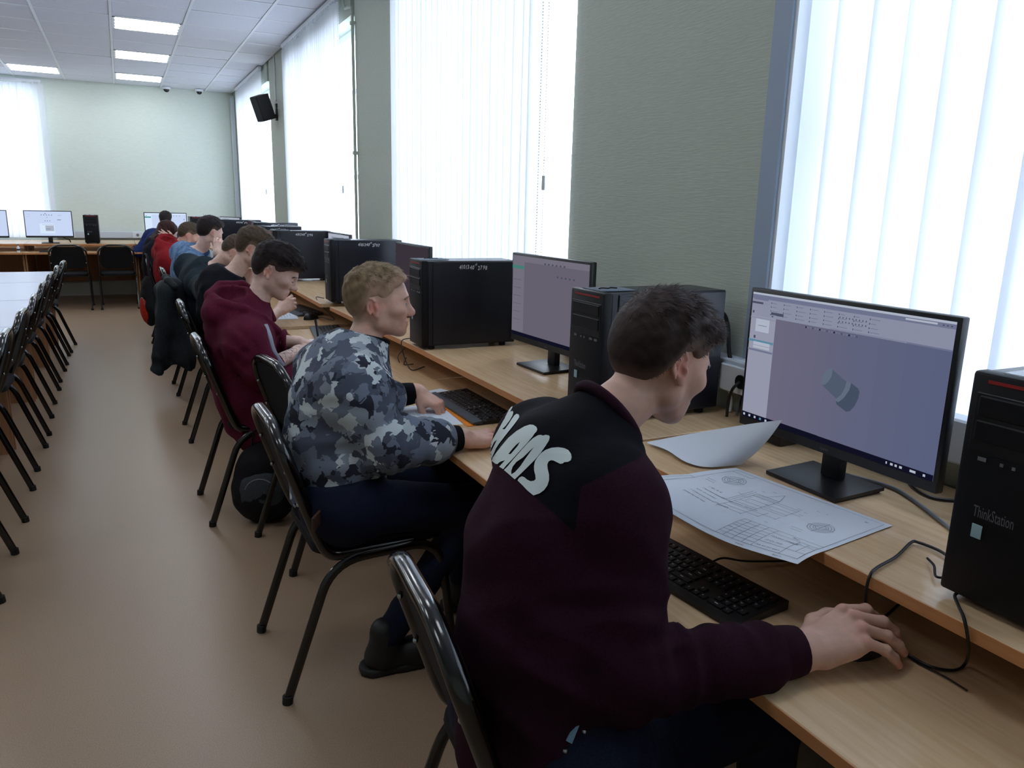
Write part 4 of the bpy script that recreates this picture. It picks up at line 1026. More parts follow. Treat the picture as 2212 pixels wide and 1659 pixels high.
def hand(F, wrist, x, y, z, curls, thumb, sc=1.0, spread=(6, 1, -5, -11), thumb_r=.0105):
    # x towards the finger tips, y to the thumb side, z out of the back of the hand
    x = unit(x); z = unit(np.asarray(z, float) - x * np.dot(z, x)); yy = np.cross(z, x); y = yy if np.dot(yy, y) > 0 else -yy
    W = lambda p: wrist + sc * (x * p[0] + y * p[1] + z * p[2]); tips = []
    F.cap(W((-.02, .011, 0)), W((.012, .013, 0)), .0185 * sc, .0165 * sc, .02); F.cap(W((-.02, -.011, 0)), W((.012, -.013, 0)), .0180 * sc, .0155 * sc, .02)
    for (m_, _, r) in FING: F.cap(W((.008, m_[1] * .45, -.002)), W((m_[0] - .006, m_[1], m_[2] - .004)), .0150 * sc, .0118 * sc, .010 * sc)
    F.cap(W((.02, .016, -.010)), W((.05, .030, -.014)), .016 * sc, .013 * sc, .014 * sc); F.cap(W((.015, -.02, -.010)), W((.055, -.028, -.010)), .015 * sc, .012 * sc, .014 * sc)
    for (m_, ls, r), cu, sp in zip(FING, curls, spread):
        p = np.array(m_, float); a = 0; s_ = math.radians(sp); rr = r
        for j in range(3):
            a += math.radians(cu[j]); d = np.array([math.cos(a) * math.cos(s_), math.cos(a) * math.sin(s_), -math.sin(a)])
            e = p + d * ls[j]; F.cap(W(p), W(e), rr * sc, rr * .90 * sc, .0055 * sc if j == 0 else .003 * sc); F.ell(W(p), np.eye(3), np.full(3, rr * 1.07) * sc, .004 * sc); p = e; rr *= .90
        tips.append(W(p))
    P = [np.array(q, float) for q in thumb]
    for j in range(len(P) - 1): F.cap(W(P[j]), W(P[j + 1]), thumb_r * (1.35, 1.05, .95)[j] * sc, thumb_r * (1.05, .98, .80)[j] * sc, .007 * sc)
    return W, tips
RELAX = [(18, 22, 12), (20, 24, 14), (24, 26, 14), (28, 26, 14)]
FLAT = [(6, 6, 4), (6, 6, 4), (7, 7, 4), (9, 8, 5)]
FIST = [(60, 85, 45), (64, 88, 45), (66, 88, 45), (66, 85, 45)]
TH_SIDE = [(.02, .026, -.010), (.048, .050, -.016), (.076, .058, -.020), (.098, .060, -.022)]

# ---- materials of people
def skin_mat(name, rgb, red=(196, 122, 108), shave=(112, 100, 94)):
    m = mat(name, rgb, .48, spec=.4, sss=.12)
    a = N(m, 'ShaderNodeAttribute'); a.attribute_name = 'tint'; b = N(m, 'ShaderNodeAttribute'); b.attribute_name = 'shave'
    mp = coords(m, (1, 1, 1)); n = N(m, 'ShaderNodeTexNoise'); n.inputs['Scale'].default_value = 38; n.inputs['Detail'].default_value = 4; L(m, mp, 'Vector', n, 'Vector')
    r = ramp(m, [(.35, lin(tuple(c * .95 for c in rgb))), (.65, lin(tuple(min(255, c * 1.03) for c in rgb)))]); L(m, n, 'Fac', r, 'Fac')
    x = N(m, 'ShaderNodeMix', data_type='RGBA'); L(m, a, 'Fac', x, 0); L(m, r, 'Color', x, 6); x.inputs[7].default_value = (*lin(red), 1)
    y = N(m, 'ShaderNodeMix', data_type='RGBA'); L(m, b, 'Fac', y, 0); L(m, x, 2, y, 6); y.inputs[7].default_value = (*lin(shave), 1)
    L(m, y, 2, bsdf(m), 'Base Color')
    nb = N(m, 'ShaderNodeTexNoise'); nb.inputs['Scale'].default_value = 420; L(m, mp, 'Vector', nb, 'Vector')
    bp = N(m, 'ShaderNodeBump'); bp.inputs['Strength'].default_value = .12; bp.inputs['Distance'].default_value = .001; L(m, nb, 'Fac', bp, 'Height'); L(m, bp, 'Normal', bsdf(m), 'Normal')
    return m
def hair_mat(name, dark, light, skin):
    m = mat(name, dark, .6, spec=.18)
    a = N(m, 'ShaderNodeAttribute'); a.attribute_name = 'shade'; r = ramp(m, [(.15, lin(dark)), (.9, lin(light))]); L(m, a, 'Fac', r, 'Fac')
    b = N(m, 'ShaderNodeAttribute'); b.attribute_name = 'fade'; x = N(m, 'ShaderNodeMix', data_type='RGBA'); L(m, b, 'Fac', x, 0); x.inputs[6].default_value = (*lin(skin), 1); L(m, r, 'Color', x, 7); L(m, x, 2, bsdf(m), 'Base Color')
    mp = coords(m, (1, 1, 1)); nb = N(m, 'ShaderNodeTexNoise'); nb.inputs['Scale'].default_value = 260; nb.inputs['Detail'].default_value = 3; L(m, mp, 'Vector', nb, 'Vector')
    bp = N(m, 'ShaderNodeBump'); bp.inputs['Strength'].default_value = .2; bp.inputs['Distance'].default_value = .002; L(m, nb, 'Fac', bp, 'Height'); L(m, bp, 'Normal', bsdf(m), 'Normal')
    return m
def knit(name, c1, c2, rough=.85, nscale=240, bump=.25):
    m = noise_mat(name, c1, c2, (1, 1, 1), nscale, 3, rough, bump, spec=.15, dist=.0015)
    return m
M_SKIN = skin_mat('skin_fair', (214, 178, 160)); M_SKIN2 = skin_mat('skin_rosy', (216, 172, 152), (206, 120, 104), (150, 132, 112)); M_SKIN3 = skin_mat('skin_pale', (220, 186, 172))
M_H_BROWN = hair_mat('hair_dark_brown', (26, 20, 18), (66, 50, 46), (120, 98, 88)); M_H_FAIR = hair_mat('hair_dark_blond', (92, 76, 56), (150, 128, 98), (176, 144, 122)); M_H_BLACK = hair_mat('hair_near_black', (16, 13, 14), (48, 38, 38), (96, 82, 78)); M_H_MID = hair_mat('hair_mid_brown', (44, 35, 29), (92, 76, 60), (140, 116, 100))
M_H_LONG = hair_mat('hair_reddish_brown', (30, 18, 16), (74, 42, 38), (60, 36, 32))
M_JEANS = knit('dark_denim', (16, 21, 36), (26, 34, 54), .8, 420, .3); M_TROUSERS = knit('black_trousers', (12, 12, 17), (18, 18, 24), .85)
M_SHOE = mat('black_shoe', (14, 14, 15), .55); M_SOLE = mat('shoe_sole', (24, 24, 24), .7); M_EYEW = mat('eye_white', (158, 150, 150), .35); M_IRIS = mat('iris', (44, 38, 36), .2)

def person(lab, P, loc=None):
    t = thing('person', lab, 'person', tuple(P['pelvis'][:2]) + (0,), 0, 'students at the computers')
    return t
def relparent(o, t):     # geometry is modelled in place; keep it there under the person's empty
    o.parent = t; o.matrix_parent_inverse = Matrix.Translation((-t.location[0], -t.location[1], -t.location[2])); return o
def spine_pts(P): return [np.asarray(q, float) for q in P['spine']]
def torso(F, P, grow=0.0, loose=1.0):
    sp = spine_pts(P); lat = unit(P['shl'] - P['shr']); n = P['neck']
    rad = [r + grow for r in P.get('rad', (.128, .118, .125, .112))]; sc = P.get('wide', (1.32, 1.28, 1.34, 1.42))
    F.chain(sp, rad, .05, lat, sc)
    for s in ('shl', 'shr'):
        sh = P[s]; F.cap(sp[-1] * .35 + n * .65 + np.array([0, 0, P.get('trap', -.012)]), sh, P.get('trap_r', .052) + grow, .064 + grow, .05); F.cap(sp[-1], sh - np.array([0, 0, .03]), .09 + grow, .072 + grow, .05)
    return F
def arms(F, P, grow=0.0, stop=(1.0, 1.0), r=(.060, .048, .044, .031)):
    for s, st in (('l', stop[0]), ('r', stop[1])):
        sh, el, wr = P['sh' + s], P['el' + s], P['wr' + s]
        F.cap(sh, el, r[0] + grow, r[1] + grow, .055)
        e = el + (wr - el) * st; F.cap(el, e, r[2] + grow, r[2] + (r[3] - r[2]) * st + grow, .03)
    return F
def legs(F, P, grow=0.0, full=True):
    for s in ('l', 'r'):
        hp, kn, an = P['hip' + s], P['kn' + s], P['an' + s]
        F.cap(hp, kn, .086 + grow, .064 + grow, .05); F.cap(kn, an, .060 + grow, .044 + grow, .04)
    return F
def fill_pose(P):
    f = unit(np.append(P['face'], 0)); l = np.array([-f[1], f[0], 0]); P['f'] = f; P['l'] = l; p = np.asarray(P['pelvis'], float)
    P.setdefault('hipl', p + l * .09 + f * .02); P.setdefault('hipr', p - l * .09 + f * .02)
    P.setdefault('knl', P['hipl'] + f * .42 + l * .05 + V(0, 0, -.03)); P.setdefault('knr', P['hipr'] + f * .42 - l * .05 + V(0, 0, -.03))
    P.setdefault('anl', P['knl'] * V(1, 1, 0) + f * .03 + V(0, 0, .085)); P.setdefault('anr', P['knr'] * V(1, 1, 0) + f * .03 + V(0, 0, .085))
    return P
def shoe(t, an, f, name='shoe', tread=True):
    f = unit(f * V(1, 1, 0)); F = Field(); g = an * V(1, 1, 0)
    F.cap(an + V(0, 0, .03), g + V(0, 0, .055), .045, .047, .02); F.cap(g - f * .02 + V(0, 0, .046), g + f * .10 + V(0, 0, .046), .042, .044, .03); F.cap(g + f * .10 + V(0, 0, .042), g + f * .15 + V(0, 0, .038), .045, .034, .03)
    F.post.append(lambda P, d: np.maximum(d, .012 - P[:, 2]))
    o = np_mesh(name, *F.mesh(.009, 8), M_SHOE, t); relparent(o, t)
    S = Field(); S.cap(g - f * .035 + V(0, 0, .012), g + f * .15 + V(0, 0, .012), .046, .043, .01); S.post.append(lambda P, d: np.maximum(np.maximum(d, P[:, 2] - .026), .0005 - P[:, 2] + .004 * (np.sin((P @ f) * 2 * PI / .022) > .3)))
    so = np_mesh('sole', *S.mesh(.007, 8), M_SOLE, o); so.matrix_parent_inverse = o.matrix_parent_inverse.inverted() if False else Matrix.Identity(4)
    return o
def ring(t, cen, axis, r, rr, material, name, lat=None, sc=1.0, n=28, squash=1.0, parent=None):
    a = unit(axis); u = unit(np.cross(a, lat if lat is not None else [0, 0, 1])); v = np.cross(a, u); pts = [cen + r * (math.cos(q) * u + sc * math.sin(q) * v) for q in np.linspace(0, 2 * PI, n, endpoint=False)]
    o = MB().tube(pts, rr * squash, 8, rr, closed=True, up=tuple(a)).build(name, material, None, 60); relparent(o, t); return o
def cuff(t, el, wr, r, material, length=.055, back=.0, name='cuff', taper=.94):
    d = unit(wr - el); p = wr - d * back; b = MB()
    N_ = 22; pts = [p - d * length, p - d * length * .6, p - d * length * .2, p]; rr = [r * 1.04, r * 1.05, r, r * taper]
    b.tube([tuple(q) for q in pts], rr, N_, caps=True)
    o = b.build(name, material, None, 50); relparent(o, t); return o
def eyes(t, hd, brow=M_IRIS, sides=(-1, 1), half=.6, closed=False):
    for y in sides:
        if closed:
            pts = [hd.w(*q) for q in ((.080, y * .019, .000), (.0855, y * .028, -.0035), (.0825, y * .038, -.003), (.075, y * .045, -.001))]
            l_ = MB().tube(smooth_path(pts, 4), [.0006] + [.0013] * 11 + [.0005], 6).build('eyelashes', M_IRIS, None, 60); relparent(l_, t)
            pts = [hd.w(*q) for q in ((.0895, y * .014, .020), (.0895, y * .027, .0245), (.083, y * .041, .0225), (.074, y * .050, .016))]
            b_ = MB().tube(smooth_path(pts, 4), [.0015] + [.0030] * 11 + [.001], 6).build('eyebrow', brow, None, 60); relparent(b_, t)
            continue
        o = MB().sphere((0, 0, 0), (.006, .0125, .0055 * half), 12, 8).xf(Matrix.Translation(Vector(hd.w(.0815, y * .031, .002))) @ Matrix([list(hd.M[0]) + [0], list(hd.M[1]) + [0], list(hd.M[2]) + [0], [0, 0, 0, 1]])).build('eye', M_EYEW, None, 60); relparent(o, t)
        i = MB().sphere((0, 0, 0), (.0035, .0058, .0052 * half), 10, 6).xf(Matrix.Translation(Vector(hd.w(.0845, y * .0305, .0015))) @ Matrix([list(hd.M[0]) + [0], list(hd.M[1]) + [0], list(hd.M[2]) + [0], [0, 0, 0, 1]])).build('iris', M_IRIS, o, 60)
        i.matrix_parent_inverse = Matrix.Identity(4)
        pts = [hd.w(*q) for q in ((.078, y * .018, .0045), (.0845, y * .027, .0085 * (.5 + half * .5)), (.0815, y * .038, .0070 * (.5 + half * .5)), (.074, y * .045, .002))]
        l_ = MB().tube(smooth_path(pts, 4), [.0006] + [.0014] * 11 + [.0006], 6).build('eyelashes', M_IRIS, None, 60); relparent(l_, t)
        pts = [hd.w(*q) for q in ((.0895, y * .014, .022), (.0895, y * .027, .0265), (.083, y * .041, .0245), (.074, y * .050, .018))]
        b_ = MB().tube(smooth_path(pts, 4), [.0015] + [.0030] * 11 + [.001], 6).build('eyebrow', brow, None, 60); relparent(b_, t)
def skin_attrs(hd, pos, shave_w=0.0, hl='short', ears=1.0):
    a = {'tint': hd.tint(pos, ears)}
    q = hd.loc(pos); h_ = np.array(HAIRLINE[hl]); fl = np.interp(q[:, 0], h_[:, 0], h_[:, 1])
    sh = np.clip((q[:, 2] - fl + .02) / .03, 0, 1) * shave_w * (np.abs(q).max(1) < .14); sh *= (q[:, 0] < .09)
    ear = np.exp(-(((q - np.array((-.026, 0, -.006))) * np.array((1 / .024, 0, 1 / .034))) ** 2).sum(1) * 1.2) * (np.abs(q[:, 1]) > .068)
    a['shave'] = sh * (1 - ear); return a
# ------------------------------------------------------------------ people
from mathutils.geometry import tessellate_polygon
def decal(F, loops, z0, s0, d0, d1, material, name, parent, eps=.0016, maxe=4.5):
    # flat print on cloth: outlines (first loop outside, others holes) laid onto the surface they are printed on
    pl = [[Vector((z0[0] + x * s0, z0[1] + y * s0, 0)) for x, y in lp] for lp in loops]
    tri = tessellate_polygon(pl); flat = [p for lp in pl for p in lp]
    bm = bmesh.new(); vs = [bm.verts.new(p) for p in flat]
    for a in tri:
        try: bm.faces.new([vs[i] for i in a])
        except ValueError: pass
    for _ in range(5):
        ed = [e for e in bm.edges if e.calc_length() > maxe]
        if not ed: break
        bmesh.ops.subdivide_edges(bm, edges=ed, cuts=1); bmesh.ops.triangulate(bm, faces=bm.faces[:])
    bm.verts.index_update(); uv = [(v.co.x, v.co.y) for v in bm.verts]; fs = [[v.index for v in f.verts] for f in bm.faces]; bm.free()
    P = [F.hit(u, v, d0, d1) for u, v in uv]; ok = [p is not None for p in P]
    Q = np.array([p if p is not None else (0, 0, 0) for p in P]); g = F.grad(Q); Q = Q + g * eps
    fs = [f for f in fs if all(ok[i] for i in f)]
    if not fs: return None
    me = bpy.data.meshes.new(name); me.from_pydata([tuple(q) for q in Q], [], fs); me.materials.append(material); me.polygons.foreach_set('use_smooth', [True] * len(fs))
    o = bpy.data.objects.new(name, me); COL.objects.link(o); o.parent = parent
    if parent.type == 'EMPTY': o.matrix_parent_inverse = Matrix.Translation(-Vector(parent.location))
    return o
def bodyskin(t, hd, P, material, h, hands, neck_r=.054, shave=0.0, hl='short', grow=-.006, arm_r=(.052, .043, .040, .027), ears=True, with_legs=True):
    B_ = Field(); hd.skin(B_, P['neck'], neck_r, ears=ears)
    torso(B_, P, grow - .012); arms(B_, P, 0, (1, 1), arm_r)
    if with_legs: legs(B_, P, -.012)
    out = {}
    for s, hk in hands.items(): out[s] = hand(B_, P['wr' + s], *hk['frame'], hk['curl'], hk.get('thumb', TH_SIDE), hk.get('sc', 1.0), hk.get('spread', (6, 1, -5, -11)))
    pos, q = B_.mesh(h, 12); a = skin_attrs(hd, pos, shave, hl)
    for s, (W, tips) in out.items():
        for p in tips: a['tint'] = np.maximum(a['tint'], .5 * np.exp(-((pos - p) ** 2).sum(1) / .0003))
        for m_ in FING: a['tint'] = np.maximum(a['tint'], .30 * np.exp(-((pos - W(np.array(m_[0]) + np.array((0, 0, .008)))) ** 2).sum(1) / .00022))
    o = np_mesh('body', pos, q, material, t, a); return B_, o, out
def nails(t, tips_dirs, material): pass

# ---- 1: nearest student, maroon sweatshirt with black yoke
def person1():
    P = dict(pelvis=V(.568, .985, .555), face=(.985, .17), neck=V(.738, 1.112, 1.058),
             spine=[V(.568, .985, .545), V(.566, 1.008, .72), V(.602, 1.052, .87), V(.664, 1.098, .968)], rad=(.132, .114, .110, .100), wide=(1.20, 1.14, 1.20, 1.28), trap=-.03, trap_r=.046,
             shr=V(.672, .975, .968), shl=V(.700, 1.252, .985), elr=V(.650, .850, .735), wrr=V(.940, .780, .744), ell=V(.665, 1.235, .745), wrl=V(.82, 1.08, .645))
    fill_pose(P)
    t = person('person in a maroon and black sweatshirt gripping the mouse, nearest the camera', P)
    t['label'] = 'person in a maroon sweatshirt with black lettered yoke, hand on mouse, nearest the camera'
    hd = Head(at(1430, 782, 1.42), unit(V(.93, .12, -.36)), sc=.96)
    x = unit(onz(1850, 1348, .775) - P['wrr'])
    B_, o, hh = bodyskin(t, hd, P, M_SKIN2, .003, dict(
        r=dict(frame=(x, V(0, 1, 0), V(-.12, -.20, 1)), curl=[(24, 34, 24), (28, 28, 18), (32, 22, 12), (34, 22, 12)], spread=(-6, -18, -24, -30), thumb=[(.02, .026, -.010), (.050, .052, -.020), (.080, .056, -.028), (.100, .052, -.032)], sc=1.07),
        l=dict(frame=(V(.8, -.5, -.1), V(0, -1, 0), V(0, 0, 1)), curl=RELAX)), neck_r=.056, hl='short', with_legs=False)
    make_hair(t, hd, M_H_BROWN, 'short', .021, .009, .004, 14000, .026, 3, push=(.014, 0, .0), lift=.10, curl=.12, fade_d=.045)
    eyes(t, hd)
    # sweatshirt
    F = Field(); torso(F, P, .014); arms(F, P, .014, (.70, .70), (.052, .049, .050, .036)); rc = P['neck'] + unit(hd.w(-.03, 0, -.06) - P['neck']) * .012; F.cap(P['spine'][3], rc, .088, .066, .05); ndc = unit(unit(hd.w(-.03, 0, -.06) - P['neck']) + V(.12, 0, .1))
    er, el_ = P['elr'], P['shr']; fr = P['wrr']
    F.post.append(cloth_noise(.0045, .16, 21))
    F.post.append(folds(fr - er, .045, .006, er + (fr - er) * .15 + V(0, 0, .02), .07, 3)); F.post.append(folds(el_ - er, .05, .006, er + (el_ - er) * .18, .07, 4)); F.post.append(folds(fr - er, .05, .004, er + (fr - er) * .75, .06, 5))
    F.post.append(folds(V(.3, -.2, 1), .075, .005, V(.56, .95, .66), .13, 6)); F.post.append(folds(V(.2, .9, .5), .10, .005, V(.62, 1.0, .86), .13, 8)); F.post.append(folds(V(.6, .5, .4), .06, .005, P['shr'] + V(-.03, .06, -.08), .08, 9))
    F.post.append(lambda P_, d: np.where(((P_ - rc) ** 2).sum(1) < .0200, np.maximum(d, (P_ - rc) @ ndc - .004), d))
    hem = unit(V(-.95, 0, 1)); 
    def hemcut(P_, d):
        keep = np.zeros(len(P_), bool)
        for a_, b_, r_ in ((P['elr'], P['wrr'], .125), (P['elr'], P['shr'], .085), (P['ell'], P['wrl'], .08), (P['ell'], P['shl'], .075)):
            ba = b_ - a_; t_ = np.clip((P_ - a_) @ ba / (ba @ ba), 0, 1); keep |= np.linalg.norm(P_ - a_ - t_[:, None] * ba, axis=1) < r_
        return np.where(keep, d, np.maximum(d, -(P_ - V(.60, .90, .668)) @ hem))
    F.post.append(hemcut)
    pos, q = F.mesh(.006, 12)
    # seams of the yoke: three straight cuts through the cloth
    def cutp(a, b, inside):
        A_, B__ = [F.hit(u, v, .9, 1.7, True) for u, v in (a, b)]; n_ = unit(np.cross(A_ - CAM, B__ - CAM)); I_ = F.hit(*inside, .9, 1.7, True); return A_, n_ * np.sign((I_ - A_) @ n_)
    (A, n1), (Bq, n3), (Cp, n2) = [cutp((1084, 1011), (1182, 1097), (1200, 900)), cutp((1242, 1146), (1254, 1060), (1150, 1000)), cutp((1262, 1048), (1392, 984), (1280, 900))]
    # beyond the shoulder seam the yoke ends at the sleeve
    yk = np.minimum((pos - A) @ n1, np.maximum((pos - Cp) @ n2, (pos - Bq) @ n3)); yk = np.minimum(yk, .19 - np.abs((pos - P['neck']) @ P['l']))
    m = mat('maroon_sweatshirt', (44, 18, 31), .85, spec=.1)
    mp = coords(m); n = N(m, 'ShaderNodeTexNoise'); n.inputs['Scale'].default_value = 300; L(m, mp, 'Vector', n, 'Vector'); r = ramp(m, [(.3, lin((34, 13, 25))), (.7, lin((46, 19, 33)))]); L(m, n, 'Fac', r, 'Fac')
    a = N(m, 'ShaderNodeAttribute'); a.attribute_name = 'yoke'; c = N(m, 'ShaderNodeMath', operation='GREATER_THAN'); c.inputs[1].default_value = 0.0; L(m, a, 'Fac', c, 0)
    mx = N(m, 'ShaderNodeMix', data_type='RGBA'); L(m, c, 'Value', mx, 0); L(m, r, 'Color', mx, 6); mx.inputs[7].default_value = (*lin((12, 13, 19)), 1); L(m, mx, 2, bsdf(m), 'Base Color')
    bp = N(m, 'ShaderNodeBump'); bp.inputs['Strength'].default_value = .2; bp.inputs['Distance'].default_value = .0015; L(m, n, 'Fac', bp, 'Height'); L(m, bp, 'Normal', bsdf(m), 'Normal')
    sw = np_mesh('sweatshirt', pos, q, m, t, {'yoke': yk})
    M_MAR = knit('maroon_rib', (36, 14, 26), (46, 19, 33), .9, 500)
    nd = unit(hd.w(-.03, 0, -.06) - P['neck'])
    ring(t, P['neck'] + nd * .016, ndc, .070, .0105, M_MAR, 'collar', P['l'], 1.05)
    for s in 'lr': cuff(t, P['el' + s], P['wr' + s], .041, M_MAR, .06, .018)
    nrm = unit(nd + V(.15, 0, .1))
    # printed letters on the back
    M_PRINT = mat('cream_print', (206, 218, 216), .6)
    z0, s0 = (1030, 860), 240 / 1659
    H_ = [(165, 800), (215, 690), (260, 600), (330, 480), (400, 350), (470, 240), (520, 205), (545, 200), (552, 225), (540, 270), (500, 340), (440, 420), (390, 468), (428, 472), (480, 400), (530, 320), (570, 265), (600, 243), (635, 255), (642, 290), (620, 330), (560, 410), (480, 510), (410, 600), (340, 690), (295, 760), (265, 830), (230, 905), (195, 862), (240, 770), (300, 650), (312, 625), (270, 660), (225, 750), (187, 835)]
    A_ = [(232, 935), (250, 890), (300, 820), (380, 720), (480, 600), (600, 500), (720, 430), (800, 405), (850, 410), (895, 440), (908, 475), (895, 510), (870, 535), (840, 580), (760, 676), (680, 764), (600, 852), (520, 940), (450, 1010), (405, 1066), (345, 1030), (380, 990), (432, 935), (390, 945), (350, 962), (320, 990), (290, 985)]
    Ah = [(655, 658), (600, 700), (540, 765), (480, 840), (515, 842), (560, 790), (620, 720)]
    O_ = [(415, 1080), (470, 1024), (560, 914), (680, 776), (770, 676), (850, 602), (920, 562), (960, 557), (990, 568), (1030, 557), (1080, 565), (1092, 590), (1080, 640), (1030, 720), (960, 820), (870, 930), (780, 1020), (690, 1110), (575, 1220), (480, 1135)]
    Oh = [(860, 735), (800, 790), (700, 890), (600, 960), (545, 1030), (525, 1090), (525, 1145), (580, 1110), (660, 1020), (720, 930), (790, 830)]
    S_ = [(615, 1235), (640, 1195), (680, 1175), (720, 1190), (760, 1225), (810, 1248), (860, 1240), (885, 1215), (880, 1160), (862, 1090), (860, 1020), (875, 950), (910, 890), (960, 830), (1030, 780), (1120, 748), (1220, 740), (1310, 755), (1370, 785), (1410, 840), (1420, 890), (1410, 935), (1370, 960), (1310, 965), (1290, 985), (1250, 990), (1200, 965), (1150, 940), (1110, 935), (1075, 955), (1057, 1000), (1065, 1070), (1085, 1150), (1085, 1230), (1060, 1310), (1010, 1380), (940, 1430), (850, 1460), (760, 1385), (690, 1310)]
    Cs = [(540, 115), (550, 122), (505, 212), (432, 318), (428, 300), (488, 182)]
    for lp in ([H_], [A_, Ah], [O_, Oh], [S_], [Cs]): decal(F, lp, z0, s0, .8, 1.9, M_PRINT, 'printed_letter', sw)
    # jeans, belt and shoes
    J = Field(); legs(J, P, .0); J.cap(P['hipl'] + V(-.02, 0, .01), P['hipr'] + V(-.02, 0, .01), .110, .110, .05); J.cap(P['pelvis'] + V(0.01, 0, 0), P['pelvis'] + V(.025, 0, .13), .122, .114, .04, P['l'], 1.2)
    J.post.append(folds(P['knr'] - P['hipr'], .05, .004, P['hipr'] + V(.08, -.03, .06), .09, 31)); J.post.append(lambda P_, d: np.maximum(d, (P_ - V(.56, 1.0, .69)) @ unit(V(-.5, 0, 1))))
    j = np_mesh('jeans', *J.mesh(.008, 12), M_JEANS, t)
    for (u, v) in ((1221, 1622), (1262, 1580)):
        p = J.hit(u, v, .8, 1.6)
        if p is not None: MB().sphere(tuple(p), .0045, 8, 5).build('rivet', M_CHROME, j)
    a_ = [J.hit(u, v, .8, 1.6) for u, v in ((1244, 1560), (1236, 1580), (1228, 1600))]
    if all(p is not None for p in a_): MB().tube([tuple(p + V(-.002, -.004, .001)) for p in a_], .006, 6, .0025).build('pocket_phone_edge', mat('phone_edge', (110, 150, 170), .3), j)
    for s in 'lr': shoe(t, P['an' + s], P['f'])
person1()

def sweater(t, hd, P, material, h, name, grow=.014, sl=(.70, .70), ar=(.062, .054, .050, .036), noise=.0045, seed=21, hem=None, extra=None, fold=.0055, attr=None, nodes=12):
    F = Field(); torso(F, P, grow); arms(F, P, grow, sl, ar)
    nd = unit(hd.w(-.03, 0, -.06) - P['neck']); F.cap(P['spine'][3], P['neck'] + nd * .010, P['rad'][3] * .85, .062, .05)
    if extra: extra(F)
    F.post.append(cloth_noise(noise, .15, seed))
    for k, s in enumerate('lr'):
        sh, el, wr = P['sh' + s], P['el' + s], P['wr' + s]
        F.post.append(folds(wr - el, .045, fold, el + (wr - el) * .15, .07, seed + k)); F.post.append(folds(sh - el, .05, fold, el + (sh - el) * .2, .07, seed + 2 + k)); F.post.append(folds(sh - el + V(.2, 0, 0), .06, fold * .8, sh + V(-.03, 0, -.07), .08, seed + 4 + k))
    F.post.append(folds(V(.3, .1, 1), .085, fold, P['spine'][1], .14, seed + 8)); F.post.append(folds(V(.2, .7, .6), .10, fold * .8, P['spine'][2], .14, seed + 9))
    rc = P['neck'] + nd * .016; F.post.append(lambda P_, d: np.where(((P_ - rc) ** 2).sum(1) < .018, np.maximum(d, (P_ - rc) @ unit(nd + V(0, 0, .1)) - .003), d)) if not extra else None
    if hem: c, n = hem; n = unit(n); F.post.append(lambda P_, d: np.maximum(d, -(P_ - c) @ n))
    pos, q = F.mesh(h, nodes); return F, np_mesh(name, pos, q, material, t, attr(pos) if attr else None), pos
def trousers(t, P, material, h=.009, name='trousers', seed=31, top=.10):
    J = Field(); legs(J, P, .0); J.cap(P['hipl'] + V(-.02, 0, .01), P['hipr'] + V(-.02, 0, .01), .118, .118, .05); J.cap(P['pelvis'], P['pelvis'] + V(.005, 0, .08), .130, .126, .04, P['l'], 1.28)
    J.post.append(folds(P['knr'] - P['hipr'], .05, .004, P['hipr'] + V(.08, 0, .06), .09, seed)); J.post.append(folds(P['anr'] - P['knr'], .06, .005, P['anr'] + V(0, 0, .10), .08, seed + 1)); J.post.append(lambda P_, d: np.maximum(d, (P_ - P['pelvis'] - V(0, 0, top)) @ unit(V(-.15, 0, 1))))
    o = np_mesh(name, *J.mesh(h, 10), material, t)
    for s in 'lr': shoe(t, P['an' + s], P['f'])
    return J, o

